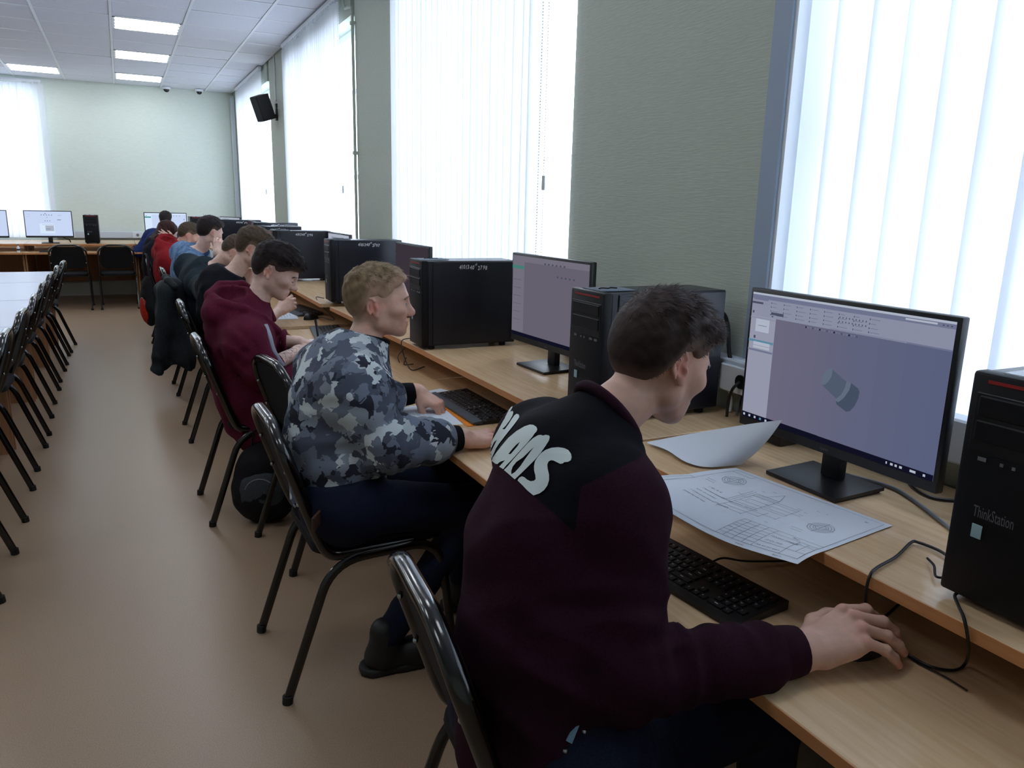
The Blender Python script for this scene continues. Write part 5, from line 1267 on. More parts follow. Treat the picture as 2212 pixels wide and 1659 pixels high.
# ---- 2: student in the camouflage top
def camo_mat():
    m = mat('grey_camouflage', (90, 100, 115), .85, spec=.12); mp = coords(m, (1, 1, 1))
    n = N(m, 'ShaderNodeTexNoise'); n.inputs['Scale'].default_value = 9; n.inputs['Detail'].default_value = 0; L(m, mp, 'Vector', n, 'Vector')
    wv = N(m, 'ShaderNodeTexVoronoi'); wv.inputs['Scale'].default_value = 40; wv.distance = 'MANHATTAN'; L(m, mp, 'Vector', wv, 'Vector')
    # blocky offset: each small cell pushes the large pattern by its own amount, which gives straight broken edges
    va = N(m, 'ShaderNodeVectorMath', operation='SUBTRACT'); L(m, wv, 'Color', va, 0); va.inputs[1].default_value = (.5, .5, .5)
    vs = N(m, 'ShaderNodeVectorMath', operation='SCALE'); L(m, va, 'Vector', vs, 0); vs.inputs['Scale'].default_value = .016
    ad = N(m, 'ShaderNodeVectorMath', operation='ADD'); L(m, mp, 'Vector', ad, 0); L(m, vs, 'Vector', ad, 1)
    v1 = N(m, 'ShaderNodeTexVoronoi'); v1.inputs['Scale'].default_value = 25; v1.distance = 'MANHATTAN'; v1.inputs['Randomness'].default_value = 1.0; L(m, ad, 'Vector', v1, 'Vector')
    sp = N(m, 'ShaderNodeSeparateColor'); L(m, v1, 'Color', sp, 'Color')
    r = ramp(m, [(0, lin((48, 52, 64))), (.15, lin((82, 89, 104))), (.46, lin((114, 123, 139))), (.70, lin((146, 156, 168))), (.82, lin((200, 210, 213)))], 'CONSTANT'); L(m, sp, 'Red', r, 'Fac')
    w = N(m, 'ShaderNodeTexWave'); w.inputs['Scale'].default_value = 150; w.bands_direction = 'DIAGONAL'; L(m, mp, 'Vector', w, 'Vector')
    g = N(m, 'ShaderNodeMath', operation='GREATER_THAN'); L(m, sp, 'Green', g, 0); g.inputs[1].default_value = .88
    g2 = N(m, 'ShaderNodeMath', operation='GREATER_THAN'); L(m, w, 'Fac', g2, 0); g2.inputs[1].default_value = .6
    mu = N(m, 'ShaderNodeMath', operation='MULTIPLY'); L(m, g, 'Value', mu, 0); L(m, g2, 'Value', mu, 1)
    mx = N(m, 'ShaderNodeMix', data_type='RGBA'); ms = N(m, 'ShaderNodeMath', operation='MULTIPLY'); L(m, mu, 'Value', ms, 0); ms.inputs[1].default_value = .55; L(m, ms, 'Value', mx, 0); L(m, r, 'Color', mx, 6); mx.inputs[7].default_value = (*lin((34, 40, 56)), 1); L(m, mx, 2, bsdf(m), 'Base Color')
    return m
def person2():
    P = dict(pelvis=V(.525, 2.20, .555), face=(.99, -.10), neck=at(785, 738, 2.33),
             shr=at(768, 836, 2.20), shl=at(700, 798, 2.48), elr=V(.640, 2.035, .752), wrr=onz(1000, 945, .748), ell=V(.72, 2.56, .76), wrl=onz(905, 848, .770))
    n = P['neck']; P['spine'] = [V(.530, 2.20, .545), V(.520, 2.22, .72), V(.545, 2.232, .86), n + V(-.062, 0, -.095)]
    P.update(rad=(.130, .118, .112, .098), wide=(1.20, 1.16, 1.20, 1.28), trap=-.02, trap_r=.05); P['anr'] = V(.63, 2.10, .10); P['knr'] = V(.94, 2.10, .50); P['anl'] = V(1.0, 2.36, .10); fill_pose(P)
    t = person('', P); t['label'] = 'person in a grey camouflage sweatshirt with short fair hair, drawing along an orange ruler'
    hd = Head(at(820, 655, 2.33), unit(V(.97, -.20, -.02)), sc=.93)
    bodyskin(t, hd, P, M_SKIN2, .0034, dict(
        r=dict(frame=(V(1, .05, -.10), V(0, 1, 0), V(0, -.1, 1)), curl=FLAT, spread=(5, 1, -3, -8), thumb=[(.02, .026, -.010), (.048, .046, -.020), (.078, .050, -.026), (.098, .048, -.028)], sc=1.05),
        l=dict(frame=(onz(962, 884, .722) - P['wrl'], V(0, -1, -.1), V(.2, -.25, 1)), curl=[(38, 42, 22), (44, 46, 24), (50, 50, 26), (52, 50, 26)], thumb=[(.02, .026, -.012), (.050, .040, -.032), (.078, .036, -.050), (.096, .028, -.062)], sc=1.02)),
        neck_r=.056, shave=.6, hl='short', with_legs=False)
    make_hair(t, hd, M_H_FAIR, 'short', .013, .003, .0045, 9000, .015, 5, push=(.006, 0, 0), lift=.30, curl=.1, fade_d=.085)
    eyes(t, hd, M_H_MID, half=.25)
    bl = knit('black_rib', (12, 12, 17), (18, 18, 24), .9, 500)
    F, o, pos = sweater(t, hd, P, camo_mat(), .0075, 'camouflage_sweatshirt', grow=.020, sl=(.40, .62), ar=(.057, .053, .053, .042), noise=.005, seed=51, hem=(V(.53, 2.19, .575), V(-.12, 0, 1)), fold=.008)
    nd = unit(hd.w(-.03, 0, -.06) - P['neck']); ring(t, P['neck'] + nd * .012, nd + V(-.1, 0, .1), .069, .009, bl, 'collar', P['l'], 1.05)
    for s, b in (('l', .02), ('r', .012)): cuff(t, P['el' + s], P['wr' + s], .040, bl, .062, b)
    W = Field(); W.cap(V(.528, 2.197, .55), V(.527, 2.197, .605), .142, .148, .03, P['l'], 1.22); W.post.append(lambda P_, d: np.maximum(np.maximum(d, (P_ - V(.53, 2.19, .592)) @ unit(V(-.12, 0, 1))), -(P_ - V(.53, 2.19, .535)) @ unit(V(-.12, 0, 1))))
    np_mesh('waistband', *W.mesh(.009, 10), bl, t)
    J, j = trousers(t, P, M_JEANS, .009, 'jeans')
    p = J.hit(690, 1118, 1.9, 2.6)
    if p is not None: MB().bbox(-.004, .004, -.055, .055, -.022, .022, .003).xf(Matrix.Translation(Vector(p)) @ Matrix.Rotation(-.55, 4, 'Z')).build('leather_wallet_tab', mat('brown_leather', (62, 40, 28), .5), j)
person2()
def student(lab, pelvis, face, neck, head, hdir, shr, shl, elr, wrr, ell, wrl, cloth, cname, hair, skin=None, h=(.008, .010), hands=None, hsc=1.0, style=None, sl=(.70, .70), grow=.014, hem=.0, extra=None, trap=-.015, cuffm=None, legm=None, shave=.3, hn=1500, wl=True, nose=1.0, ring_m=None, spine=None, belly=.0, top=.016, ar=(.060, .052, .050, .036), neckr=.054, fold=.006, roll=0.0):
    P = dict(pelvis=np.asarray(pelvis, float), face=face, neck=np.asarray(neck, float), shr=shr, shl=shl, elr=elr, wrr=wrr, ell=ell, wrl=wrl)
    p, n = P['pelvis'], P['neck']; f = unit(np.append(face, 0))
    P['spine'] = spine or [p + V(0, 0, -.01), p + (n - p) * .30 - f * .055 + V(0, 0, .01), p + (n - p) * .62 - f * .055 + V(0, 0, .025), n - f * .07 + V(0, 0, -.055)]
    P.update(rad=(.128, .122, .120, .104), wide=(1.22, 1.2, 1.26, 1.32), trap=trap, trap_r=.05); fill_pose(P)
    t = person('', P); t['label'] = lab
    hd = Head(head, unit(np.array(hdir, float)), sc=hsc, roll=roll)
    hk = hands or dict(r=dict(frame=(wrr - elr, V(0, 1, 0), V(0, 0, 1)), curl=RELAX), l=dict(frame=(wrl - ell, V(0, -1, 0), V(0, 0, 1)), curl=RELAX))
    B_, body, hh = bodyskin(t, hd, P, skin or M_SKIN, h[0], hk, neck_r=neckr, shave=shave, hl=style or 'short', with_legs=wl)
    if hair is not None: make_hair(t, hd, hair, style or 'short', top, .007, max(.005, h[0] * .9), hn, .026, 7, push=(.008, 0, 0), lift=.2, curl=.15, width=.0005 + h[0] * .08)
    F, o, pos = sweater(t, hd, P, cloth, h[1], cname, grow=grow, sl=sl, ar=ar, hem=(p + V(0, 0, hem), V(-.12, 0, 1)), extra=(lambda F_: extra(F_, P, hd)) if extra else None, fold=fold, seed=int(p[1] * 37) % 997)
    if ring_m is not None:
        nd = unit(hd.w(-.03, 0, -.06) - P['neck']); ring(t, P['neck'] + nd * .012, nd + V(0, 0, .1), .067, .008, ring_m, 'collar', P['l'], 1.05, 20)
    if cuffm is not None:
        for s in 'lr': cuff(t, P['el' + s], P['wr' + s], .039, cuffm, .055, .012)
    trousers(t, P, legm or M_TROUSERS, .014, 'trousers', 40)
    return t, P, hd, B_, F
def hood(F, P, hd, s=1.0, z=0.0):
    # empty hood lying on the back, its opening tipped towards the right shoulder
    n, f, l = P['neck'] + V(0, 0, z), P['f'], P['l']; Z = V(0, 0, 1); M = np.stack([f, l, Z], 1)
    F.ell(n - f * .090 * s + V(0, 0, .035), M, V(.110, .118, .072) * s, .03)
    F.ell(n - f * .140 * s - l * .02 + V(0, 0, -.005), M, V(.078, .112, .070) * s, .015)
    F.ell(n - f * .100 * s - l * .055 * s + V(0, 0, .092), M, V(.066, .090, .078) * s, .005, True)
    F.ell(n - f * .025 + V(0, 0, .004), M, V(.088, .084, .058), .02)
    pts = [n + f * .095 - l * .060 * s + V(0, 0, -.095), n + f * .035 - l * .100 * s + V(0, 0, -.030), n - f * .05 - l * .125 * s + V(0, 0, .015), n - f * .135 * s - l * .090 * s + V(0, 0, .036), n - f * .178 * s - l * .01 + V(0, 0, .062), n - f * .135 * s + l * .065 * s + V(0, 0, .100), n - f * .045 + l * .092 * s + V(0, 0, .102), n + f * .035 + l * .085 * s + V(0, 0, .045), n + f * .085 + l * .060 * s + V(0, 0, -.06)]
    F.chain(pts, [.015, .018, .022, .024, .024, .023, .021, .018, .015], .006)

# ---- 3: burgundy hoodie, writing
M_BURG = knit('burgundy_hoodie', (74, 18, 38), (94, 26, 50), .88, 260)
def extra3(F, P, hd):
    hood(F, P, hd, 1.05)
    p, l, f = P['pelvis'], P['l'], P['f']
    F.cap(P['hipr'] - f * .06 + V(0, 0, .01), P['hipr'] + f * .12 + V(0, 0, .005), .126, .116, .05)
    F.cap(p - l * .085 + f * .07 + V(0, 0, .03), p - l * .125 + f * .03 + V(0, 0, -.19), .118, .085, .05, f, 1.4); F.cap(p - l * .02 - f * .08, p - l * .06 - f * .09 + V(0, 0, -.14), .075, .055, .05)
wr3r, wr3l = onz(648, 757, .738), onz(645, 738, .740)
t3, P3, hd3, B3, F3 = student('person in a burgundy hooded sweatshirt with a tattooed forearm, writing with a pen', (.490, 3.66, .555), (.99, -.10), at(550, 668, 3.50), at(597, 588, 3.50), (.84, -.24, -.46),
    at(534, 738, 3.34), at(492, 694, 3.62), at(566, 800, 3.34), wr3r, V(.60, 3.94, .745), wr3l, M_BURG, 'hooded_sweatshirt', M_H_BLACK, M_SKIN3, (.0036, .008),
    dict(r=dict(frame=(onz(700, 742, .725) - wr3r, V(0, 1, .2), V(0, -.2, 1)), curl=[(38, 44, 22), (42, 46, 24), (48, 48, 24), (50, 48, 24)], thumb=[(.02, .026, -.012), (.050, .042, -.030), (.078, .040, -.046), (.096, .030, -.054)]),
         l=dict(frame=(V(.9, -.35, -.1), V(0, -1, 0), V(0, 0, 1)), curl=[(24, 30, 16)] * 4)),
    1.0, 'fringe', (.06, .10), .020, -.33, extra3, -.045, shave=.1, hn=9000, top=.024, wl=False, ar=(.054, .054, .052, .05), fold=.007)
eyes(t3, hd3, M_H_BLACK, closed=True)
# rolled cuffs, grey zip edge and drawstring, forearm tattoo
for s in 'lr':
    d_ = unit(P3['wr' + s] - P3['el' + s]); ring(t3, P3['el' + s] + d_ * .085, d_, .050, .013, M_BURG, 'rolled_cuff', n=20)
M_ZIP = mat('pale_grey_tape', (150, 156, 172), .7)
zp = [F3.project(np.array([q]))[0] + V(.004, -.006, 0) for q in (at(581, 692, 3.36), at(582, 725, 3.33), at(586, 760, 3.33), at(590, 792, 3.36))]
relparent(MB().tube(smooth_path([tuple(q) for q in zp], 4), .009, 8, .004).build('zip_edge', M_ZIP), t3)
M_TAT = mat('tattoo_ink', (58, 62, 76), .6)
e3, w3 = P3['elr'], P3['wrr']; ax = unit(w3 - e3); up3 = unit(np.cross(np.cross(ax, V(-.2, -.6, .8)), ax)); sd3 = np.cross(ax, up3); rt = random.Random(4)
for k in range(13):
    cx = .125 + .012 * k; a0 = rt.uniform(-1.2, 1.0); pts = []
    rx, ra = rt.uniform(.010, .022), rt.uniform(.3, .6); n_ = 30
    for j in range(n_ + 1):
        q = 2 * PI * j / n_ * rt.choice([1, 1]); uu = cx + rx * math.cos(q) * (1 + .4 * math.cos(3 * q)); aa = a0 + ra * math.sin(q) * (1 + .3 * math.sin(2 * q))
        pts.append(e3 + ax * uu + (up3 * math.cos(aa) + sd3 * math.sin(aa)) * .04)
    pts = B3.project(np.array(pts), 8); relparent(MB().tube([tuple(q) for q in pts], .0007, 5).build('tattoo_line', M_TAT), t3)

# ---- 4: black T-shirt
M_BLACKT = knit('black_cotton', (13, 14, 21), (19, 20, 29), .9, 300); M_GREEN = knit('dark_green_cotton', (20, 33, 40), (28, 43, 51), .9, 300)
wr4r, wr4l = at(603, 671, 4.55), at(540, 615, 4.72)
student('person in a black T-shirt bending over the desk with a hand by the mouth', (.545, 5.03, .555), (1, -.02), at(503, 594, 4.62), at(549, 540, 4.62), (.87, -.12, -.42),
    at(484, 655, 4.46), at(458, 618, 4.78), onz(556, 712, .74), wr4r, V(.72, 5.20, .745), wr4l, M_BLACKT, 't_shirt', M_H_MID, M_SKIN, (.0075, .010),
    dict(r=dict(frame=(at(640, 645, 4.60) - wr4r, V(.2, .4, 1), V(-.3, -1, .2)), curl=[(40, 50, 26), (46, 54, 30), (52, 56, 30), (54, 56, 30)], thumb=[(.02, .026, -.012), (.048, .042, -.03), (.072, .040, -.046), (.088, .030, -.054)]),
         l=dict(frame=(at(533, 590, 4.72) - wr4l, V(1, -.2, 0), V(-.4, -1, 0)), curl=FIST)), 1.0, 'short', (.0, .0), .012, -.02, shave=.55, hn=2200, top=.024, ring_m=M_BLACKT, ar=(.060, .056, .05, .04))
# ---- 5: dark green shirt, bent low
student('person in a dark green shirt bent low over the desk, face hidden', (.47, 6.25, .555), (1, 0), at(465, 578, 5.75), at(508, 548, 5.72), (.66, -.08, -.74),
    at(432, 612, 5.58), at(408, 575, 5.98), onz(470, 668, .76), onz(520, 655, .75), V(.72, 6.42, .76), V(.95, 6.3, .75), M_GREEN, 'shirt', M_H_MID, M_SKIN, (.009, .012), None, 1.0, 'short', (.7, .7), .024, -.02, shave=.2, hn=1500, top=.022, ring_m=M_GREEN)
# ---- 6: denim jacket, hand at the ear
M_DENIM = noise_mat('light_denim', (66, 94, 128), (112, 142, 176), (1, 1, 1), 26, 5, .8, .2, 300, spec=.15); M_DENIMD = knit('denim_collar', (44, 66, 100), (70, 98, 136), .85, 300)
wr6 = at(471, 545, 6.22)
t6, P6, hd6, B6, F6 = student('person in a light blue denim jacket with a watch, hand at the ear', (.50, 7.08, .555), (1, 0), at(432, 543, 6.42), at(455, 503, 6.38), (.86, .42, -.28),
    at(412, 572, 6.22), at(394, 545, 6.60), onz(478, 585, .78), wr6, V(.70, 7.3, .76), V(.92, 7.2, .75), M_DENIM, 'denim_jacket', M_H_BLACK, M_SKIN3, (.009, .012),
    dict(r=dict(frame=(at(469, 515, 6.24) - wr6, V(-.3, .9, 0), V(-.5, -1, .2)), curl=[(34, 50, 30), (38, 54, 30), (42, 54, 30), (46, 54, 30)]), l=dict(frame=(V(1, -.2, 0), V(0, -1, 0), V(0, 0, 1)), curl=RELAX)),
    1.0, 'short', (.70, .60), .022, -.02, shave=.1, hn=1500, top=.022)
nd6 = unit(hd6.w(-.03, 0, -.06) - P6['neck']); ring(t6, P6['neck'] + nd6 * .012 + V(-.012, 0, 0), nd6 + V(-.2, 0, .3), .072, .014, M_DENIMD, 'collar', P6['l'], 1.1, 20, 1.0)
d6 = unit(P6['wrr'] - P6['elr']); ring(t6, P6['wrr'] - d6 * .012, d6, .031, .011, mat('steel_watch', (190, 194, 200), .3, .6), 'wristwatch', n=18)
# ---- 7: red hoodie
M_REDH = knit('red_hoodie', (120, 22, 30), (146, 34, 40), .88, 260)
student('person in a red hooded sweatshirt with short brown hair', (.44, 8.35, .555), (.99, .1), at(383, 533, 7.62), at(409, 510, 7.60), (.86, .08, -.45),
    at(366, 562, 7.45), at(352, 545, 7.85), V(.62, 8.12, .76), V(.88, 8.2, .75), V(.62, 8.6, .76), V(.88, 8.5, .75), M_REDH, 'hooded_sweatshirt', M_H_MID, M_SKIN2, (.010, .013), None, 1.0, 'short', (.7, .7), .026, -.06, lambda F, P, hd: hood(F, P, hd, 1.0), shave=.3, hn=900, top=.018)
# ---- 8: long reddish-brown hair, hand in the hair
wr8 = at(372, 518, 8.45)
t8, P8, hd8, B8, F8 = student('person with long reddish-brown hair, one hand running through it', (.33, 9.35, .555), (.95, .3), at(352, 522, 8.62), at(363, 502, 8.60), (.90, .25, -.30),
    at(352, 548, 8.48), at(338, 540, 8.82), at(384, 530, 8.40), wr8, V(.55, 9.55, .76), V(.80, 9.6, .75), M_BLACKT, 'dark_top', None, M_SKIN, (.010, .013),
    dict(r=dict(frame=(at(346, 502, 8.42) - wr8, V(0, 0, 1), V(-.2, -1, .2)), curl=[(14, 22, 14)] * 4), l=dict(frame=(V(1, -.2, 0), V(0, -1, 0), V(0, 0, 1)), curl=RELAX)), .96, 'short', (.7, .72), .012, -.02, shave=0)
def long_hair(t, hd, P):
    F = Field(); E = lambda c, r, k=.03, cut=False: F.ell(hd.w(*c), hd.M, np.array(r) * hd.sc, k, cut)
    E((-.016, 0, .036), (.112, .092, .104)); n, f, l = P['neck'], P['f'], P['l']
    a = hd.w(-.07, 0, .0); F.cap(hd.w(-.06, .04, 0), n - f * .10 + l * .05 + V(0, 0, -.02), .052, .05, .04); F.cap(hd.w(-.06, -.04, 0), n - f * .10 - l * .06 + V(0, 0, -.02), .052, .05, .04)
    F.cap(n - f * .10 + l * .05, n - f * .155 + l * .06 + V(0, 0, -.24), .05, .034, .04); F.cap(n - f * .10 - l * .05, n - f * .150 - l * .07 + V(0, 0, -.26), .05, .034, .04); F.cap(n - f * .11, n - f * .16 + V(0, 0, -.30), .05, .03, .04)
    E((.10, 0, -.05), (.075, .07, .105), .02, True)
    F.post.append(lambda Q, d: d - .006 * sines(Q * np.array((1, 1, .18)), .03, 5))
    pos, q = F.mesh(.009, 10); np_mesh('long_hair', pos, q, M_H_LONG, t, {'fade': np.ones(len(pos)), 'shade': .5 + .5 * sines(pos * np.array((1, 1, .15)), .025, 8)})
long_hair(t8, hd8, P8)
d8 = unit(P8['wrr'] - P8['elr']); ring(t8, P8['wrr'] - d8 * .02, d8, .029, .008, M_RUBBER, 'bracelet', n=16)
# ---- 9: blue shirt, seen from behind at the far wall
M_NAVY = knit('navy_shirt', (22, 36, 78), (30, 48, 96), .85, 260)
student('person in a dark blue shirt seen from behind at the far monitor', (.42, 11.25, .555), (.10, .99), at(345, 502, 10.55), at(358, 476, 10.55), (.15, .97, -.18),
    at(372, 515, 10.5), at(326, 510, 10.5), V(.62, 11.6, .76), V(.6, 11.85, .75), at(301, 545, 10.35), V(.16, 11.82, .755), M_NAVY, 'shirt', M_H_BLACK, M_SKIN, (.010, .013), None, .95, 'short', (.75, .75), .018, -.02, shave=.2, hn=700, top=.018)
# ------------------------------------------------------------------ papers and small things
def sheet(lab, fn, nu=16, nv=12, name='paper_sheet', cat='paper', loc=(0, 0, 0), group='drawing sheets and papers', thick=.0004):
    t = thing(name, lab, cat, loc, 0, group); b = MB(); v = []; f = []
    P = np.array([[fn(i / nu, j / nv) for j in range(nv + 1)] for i in range(nu + 1)]); du = np.gradient(P, axis=0); dv = np.gradient(P, axis=1); nn = np.cross(du, dv); nn /= np.linalg.norm(nn, axis=2, keepdims=True)
    A = P.reshape(-1, 3); Bk = (P - nn * thick).reshape(-1, 3); o = len(A); w = nv + 1
    for i in range(nu):
        for j in range(nv): a = i * w + j; f.append((a, a + w, a + w + 1, a + 1)); f.append((o + a, o + a + 1, o + a + w + 1, o + a + w))
    rim = [i * w for i in range(nu + 1)] + [nu * w + j for j in range(1, nv + 1)] + [i * w + nv for i in range(nu - 1, -1, -1)] + [j for j in range(nv - 1, 0, -1)]
    for k in range(len(rim)): a, c = rim[k], rim[(k + 1) % len(rim)]; f.append((a, c, o + c, o + a))
    b.add(list(A) + list(Bk), f); s = b.build('sheet', M_PAPER, None, 60); relparent(s, t) if any(loc) else setattr(s, 'parent', t)
    return t
def draw(t, fn, lines, texts=(), wd=.0007, name='printed_drawing', asp=1.4, off=.0009):
    b = MB()
    def pt(u, v):
        p = np.array(fn(u, v)); e = .01; n = np.cross(np.array(fn(u + e, v)) - p, np.array(fn(u, v + e)) - p); n /= np.linalg.norm(n); n = n if n[2] > 0 else -n; return p + n * off
    for ln in lines:
        pts = []
        for (p, q) in zip(ln[:-1], ln[1:]):
            k = max(1, int(max(abs(q[0] - p[0]), abs(q[1] - p[1])) / .08)); pts += [(p[0] + (q[0] - p[0]) * i / k, p[1] + (q[1] - p[1]) * i / k) for i in range(k)]
        pts.append(ln[-1])
        for (p, q) in zip(pts[:-1], pts[1:]):
            d = (q[0] - p[0], (q[1] - p[1]) / asp); l = math.hypot(*d) or 1; nx, ny = -d[1] / l * wd * 1.2, d[0] / l * wd * 1.2 * asp
            b.add([pt(p[0] - nx, p[1] - ny), pt(q[0] - nx, q[1] - ny), pt(q[0] + nx, q[1] + ny), pt(p[0] + nx, p[1] + ny)], [(0, 1, 2, 3)])
    for (key, u, v, sc) in texts:
        vv, ff = text_geo(*key); b.add([pt(u + x * sc, v + y * sc * asp) for x, y in vv], ff)
    o = b.build(name, M_PENCIL, t, 0); o['kind'] = 'stuff'; return o
def ring_pts(cx, cy, r, asp=1.4, n=20): return [(cx + r * math.cos(2 * PI * k / n), cy + r * asp * math.sin(2 * PI * k / n)) for k in range(n + 1)]
def rect(a, c, d, e): return [(a, d), (c, d), (c, e), (a, e), (a, d)]
def drawing_lines(full=True, seed=1):
    r = random.Random(seed); L_ = [rect(.05, .975, .045, .955), rect(.05, .19, .90, .955), rect(.02, .05, .05, .55)]
    L_ += [rect(.555, .975, .045, .30)] + [[(.555, y), (.745, y)] for y in (.08, .115, .15, .185, .22, .26)] + [[(x, .045), (x, .30)] for x in (.595, .645, .695, .745)] + [[(.745, .25), (.975, .25)], [(.745, .115), (.975, .115)], [(.885, .045), (.885, .25)], [(.93, .115), (.93, .25)], [(.885, .21), (.975, .21)]]
    for (cx, cy) in ((.17, .76), (.83, .56)):
        for q in (.060, .048, .034): L_.append(ring_pts(cx, cy, q))
        L_.append([(cx + .026 * math.cos(a), cy + .026 * 1.4 * math.sin(a)) for a in [k * PI / 3 + .3 for k in range(7)]]); L_ += [[(cx - .07, cy), (cx + .07, cy)], [(cx, cy - .10), (cx, cy + .10)], [(cx - .09, cy - .13), (cx - .03, cy - .13)], [(cx - .08, cy - .16), (cx - .02, cy - .16)]]
    x0, x1, y0, y1 = .36, .64, .50, .72
    L_ += [rect(x0, .50, y0, y1), rect(.50, x1, y0 + .03, y1 - .03), [(x0 - .03, .61), (x1 + .05, .61)], [(.42, y1), (.46, y1 + .12), (.50, y1)], [(x0, y0 + .05), (.5, y0 + .05)], [(x0, y1 - .05), (.5, y1 - .05)], [(.5, y0 + .06), (x1, y0 + .06)], [(.5, y1 - .06), (x1, y1 - .06)]]
    for k in range(4): L_ += [[(x0 - .02 - .02 * k, y0 - .02), (x0 - .02 - .02 * k, y1 + .02)]] if k < 2 else []
    for k in range(3): L_ += [[(x0, y0 - .05 - .05 * k), (x1 - .07 * k, y0 - .05 - .05 * k)], [(x1 - .07 * k, y0), (x1 - .07 * k, y0 - .06 - .05 * k)]]
    L_ += [[(x0, y0), (x0, y0 - .17)]]
    for k in range(16): u, v = r.uniform(.28, .74), r.uniform(.36, .86); L_.append([(u, v), (u + r.uniform(.012, .03), v + r.uniform(-.004, .004))])
    for k in range(8): u = .365 + .017 * k; L_.append([(u, y1 - .05), (u + .016, y1)])
    return L_
# the curled drawing beside the nearest student
FL, FR, BR, BL = [onz(*q) for q in ((1338, 1094, .812), (1722, 1224, .822), (1928, 1135, .8325), (1590, 1010, .8330))]
def main_sheet(u, v):                       # u: 0 = left (far) end .. 1 = right end ; v: 0 = front edge .. 1 = rear edge
    p = (FL * (1 - u) + FR * u) * (1 - v) + (BL * (1 - u) + BR * u) * v; x = p[0]; k = max(0, 1.10 - x) / .11
    z = .8325 + .014 * k * (1 - u * .6) - .022 * k * k * u + .016 * max(0, .32 - u) * 3 * math.sin(PI * min(1, v * .9 + .1)) + .004 * math.sin(u * 7 + v * 3) * min(k, 1.5)
    return (p[0], p[1], max(z, .8325 if x > 1.10 else 0))
ts = sheet('curled technical drawing on white paper overhanging the shelf edge below the nearest monitor', main_sheet, 22, 18)
DT = DRAW_TEXT
tx = [(DT[0], .17, .52, 1.6), (DT[1], .17, .465, 1.5), (DT[2], .17, .41, 1.5), (DT[3], .17, .355, 1.5), (DT[4], .17, .30, 1.5), (DT[5], .757, .195, 1.0), (DT[6], .765, .135, 1.0), (DT[7], .752, .065, .95), (DT[8], .83, .265, 1.3), (DT[9], .90, .88, 1.5), (DT[10], .89, .22, 1.0), (DT[11], .935, .22, 1.0), (DT[12], .945, .15, 1.0), (DT[13], .56, .19, 1.0), (DT[14], .56, .155, 1.0), (DT[15], .68, .015, 1.2), (DT[16], .87, .015, 1.2)]
tx = [(k, u, v, s * .95) for (k, u, v, s) in tx]
draw(ts, main_sheet, drawing_lines(), tx, .0008, asp=1.30)
bot = [onz(u, v, z) for u, v, z in ((1398, 957, .836), (1440, 972, .842), (1482, 998, .838), (1530, 1009, .8355), (1602, 1004, .836))]
top = [onz(u, v, z) for u, v, z in ((1398, 955, .837), (1470, 941, .864), (1545, 928, .896), (1625, 915, .934), (1690, 907, .968))]
def along(P, t): P = [np.array(q) for q in smooth_path([tuple(q) for q in P], 8)]; x = min(max(t, 0), 1) * (len(P) - 1); i = min(int(x), len(P) - 2); return P[i] * (1 - x + i) + P[i + 1] * (x - i)
sheet('blank white sheet curling up in front of the nearest monitor', lambda u, v: tuple(along(bot, u) * (1 - v) + along(top, u) * v + np.array([.018, .010, -.010]) * math.sin(PI * v) * u), 18, 10)
def flat_sheet(cx, cy, z, wx, wy, a, amp=.0):
    ca, sa = math.cos(math.radians(a)), math.sin(math.radians(a))
    def fn(u, v): x, y = (v - .5) * wx, (.5 - u) * wy; return (cx + x * ca - y * sa, cy + x * sa + y * ca, z + amp * math.sin(u * 3.1) * v)
    return fn
fn2 = flat_sheet(.865, 2.475, .7075, .275, .37, -4, .002); t2 = sheet('white technical drawing under the hands of the camouflage-top student', fn2, 10, 8); draw(t2, fn2, drawing_lines(seed=3), [(k, u, v, s) for (k, u, v, s) in tx[5:8]], .0007)
for (lab, fn) in [('white paper corner showing past the hand of the camouflage-top student', flat_sheet(1.075, 2.735, .7085, .10, .15, 20)),
                  ('white page under the writing hands of the burgundy-hoodie student', flat_sheet(.935, 3.98, .7068, .21, .297, -8, .004)),
                  ('printed page beside the keyboard behind the burgundy-hoodie student', flat_sheet(.845, 4.99, .7185, .21, .297, -6)),
                  ('white page under the elbow of the blue-shirt student', flat_sheet(.09, 11.66, .715, .30, .21, 10)),
                  ('white page by the elbow of the student with long hair', flat_sheet(.70, 9.28, .716, .21, .297, 12))]:
    tt_ = sheet(lab, fn, 6, 5)
    if 'printed' in lab: draw(tt_, fn, [[(.1, .1 + .09 * k), (.1 + .75 * random.Random(k).uniform(.6, 1), .1 + .09 * k)] for k in range(9)], (), .003)
# ruler, pens
t = thing('ruler', 'orange plastic ruler held down on the drawing by the camouflage-top student', 'ruler', (1.004, 2.425, .7085), math.radians(-3.5))
MB().bbox(-.017, .017, -.15, .15, 0, .0022, .0006).build('blade', M_ORANGE, t)
mk = MB()
for k in range(57): mk.box(-.0168, -.0168 + (.008 if k % 5 == 0 else .0045), -.142 + k * .005 - .0003, -.142 + k * .005 + .0003, .0022, .0024)
o = mk.build('scale_marks', M_PENCIL, t, 0); o['kind'] = 'stuff'
tip = at(690, 742, 3.70); tail = at(684, 706, 3.72)
t = thing('pen', 'black pen upright in the writing hand of the burgundy-hoodie student', 'pen', tuple(tip)); pv = unit(tail - tip)
MB().cyl((0, 0, 0), tuple(pv * .105), .006, 10).build('barrel', M_BEZEL, t); MB().cyl(tuple(pv * .105), tuple(pv * .125), .0065, 10).build('cap', M_RUBBER, t); MB().cyl(tuple(-pv * .014), (0, 0, 0), .001, 8, .0055).build('tip', M_CHROME, t)
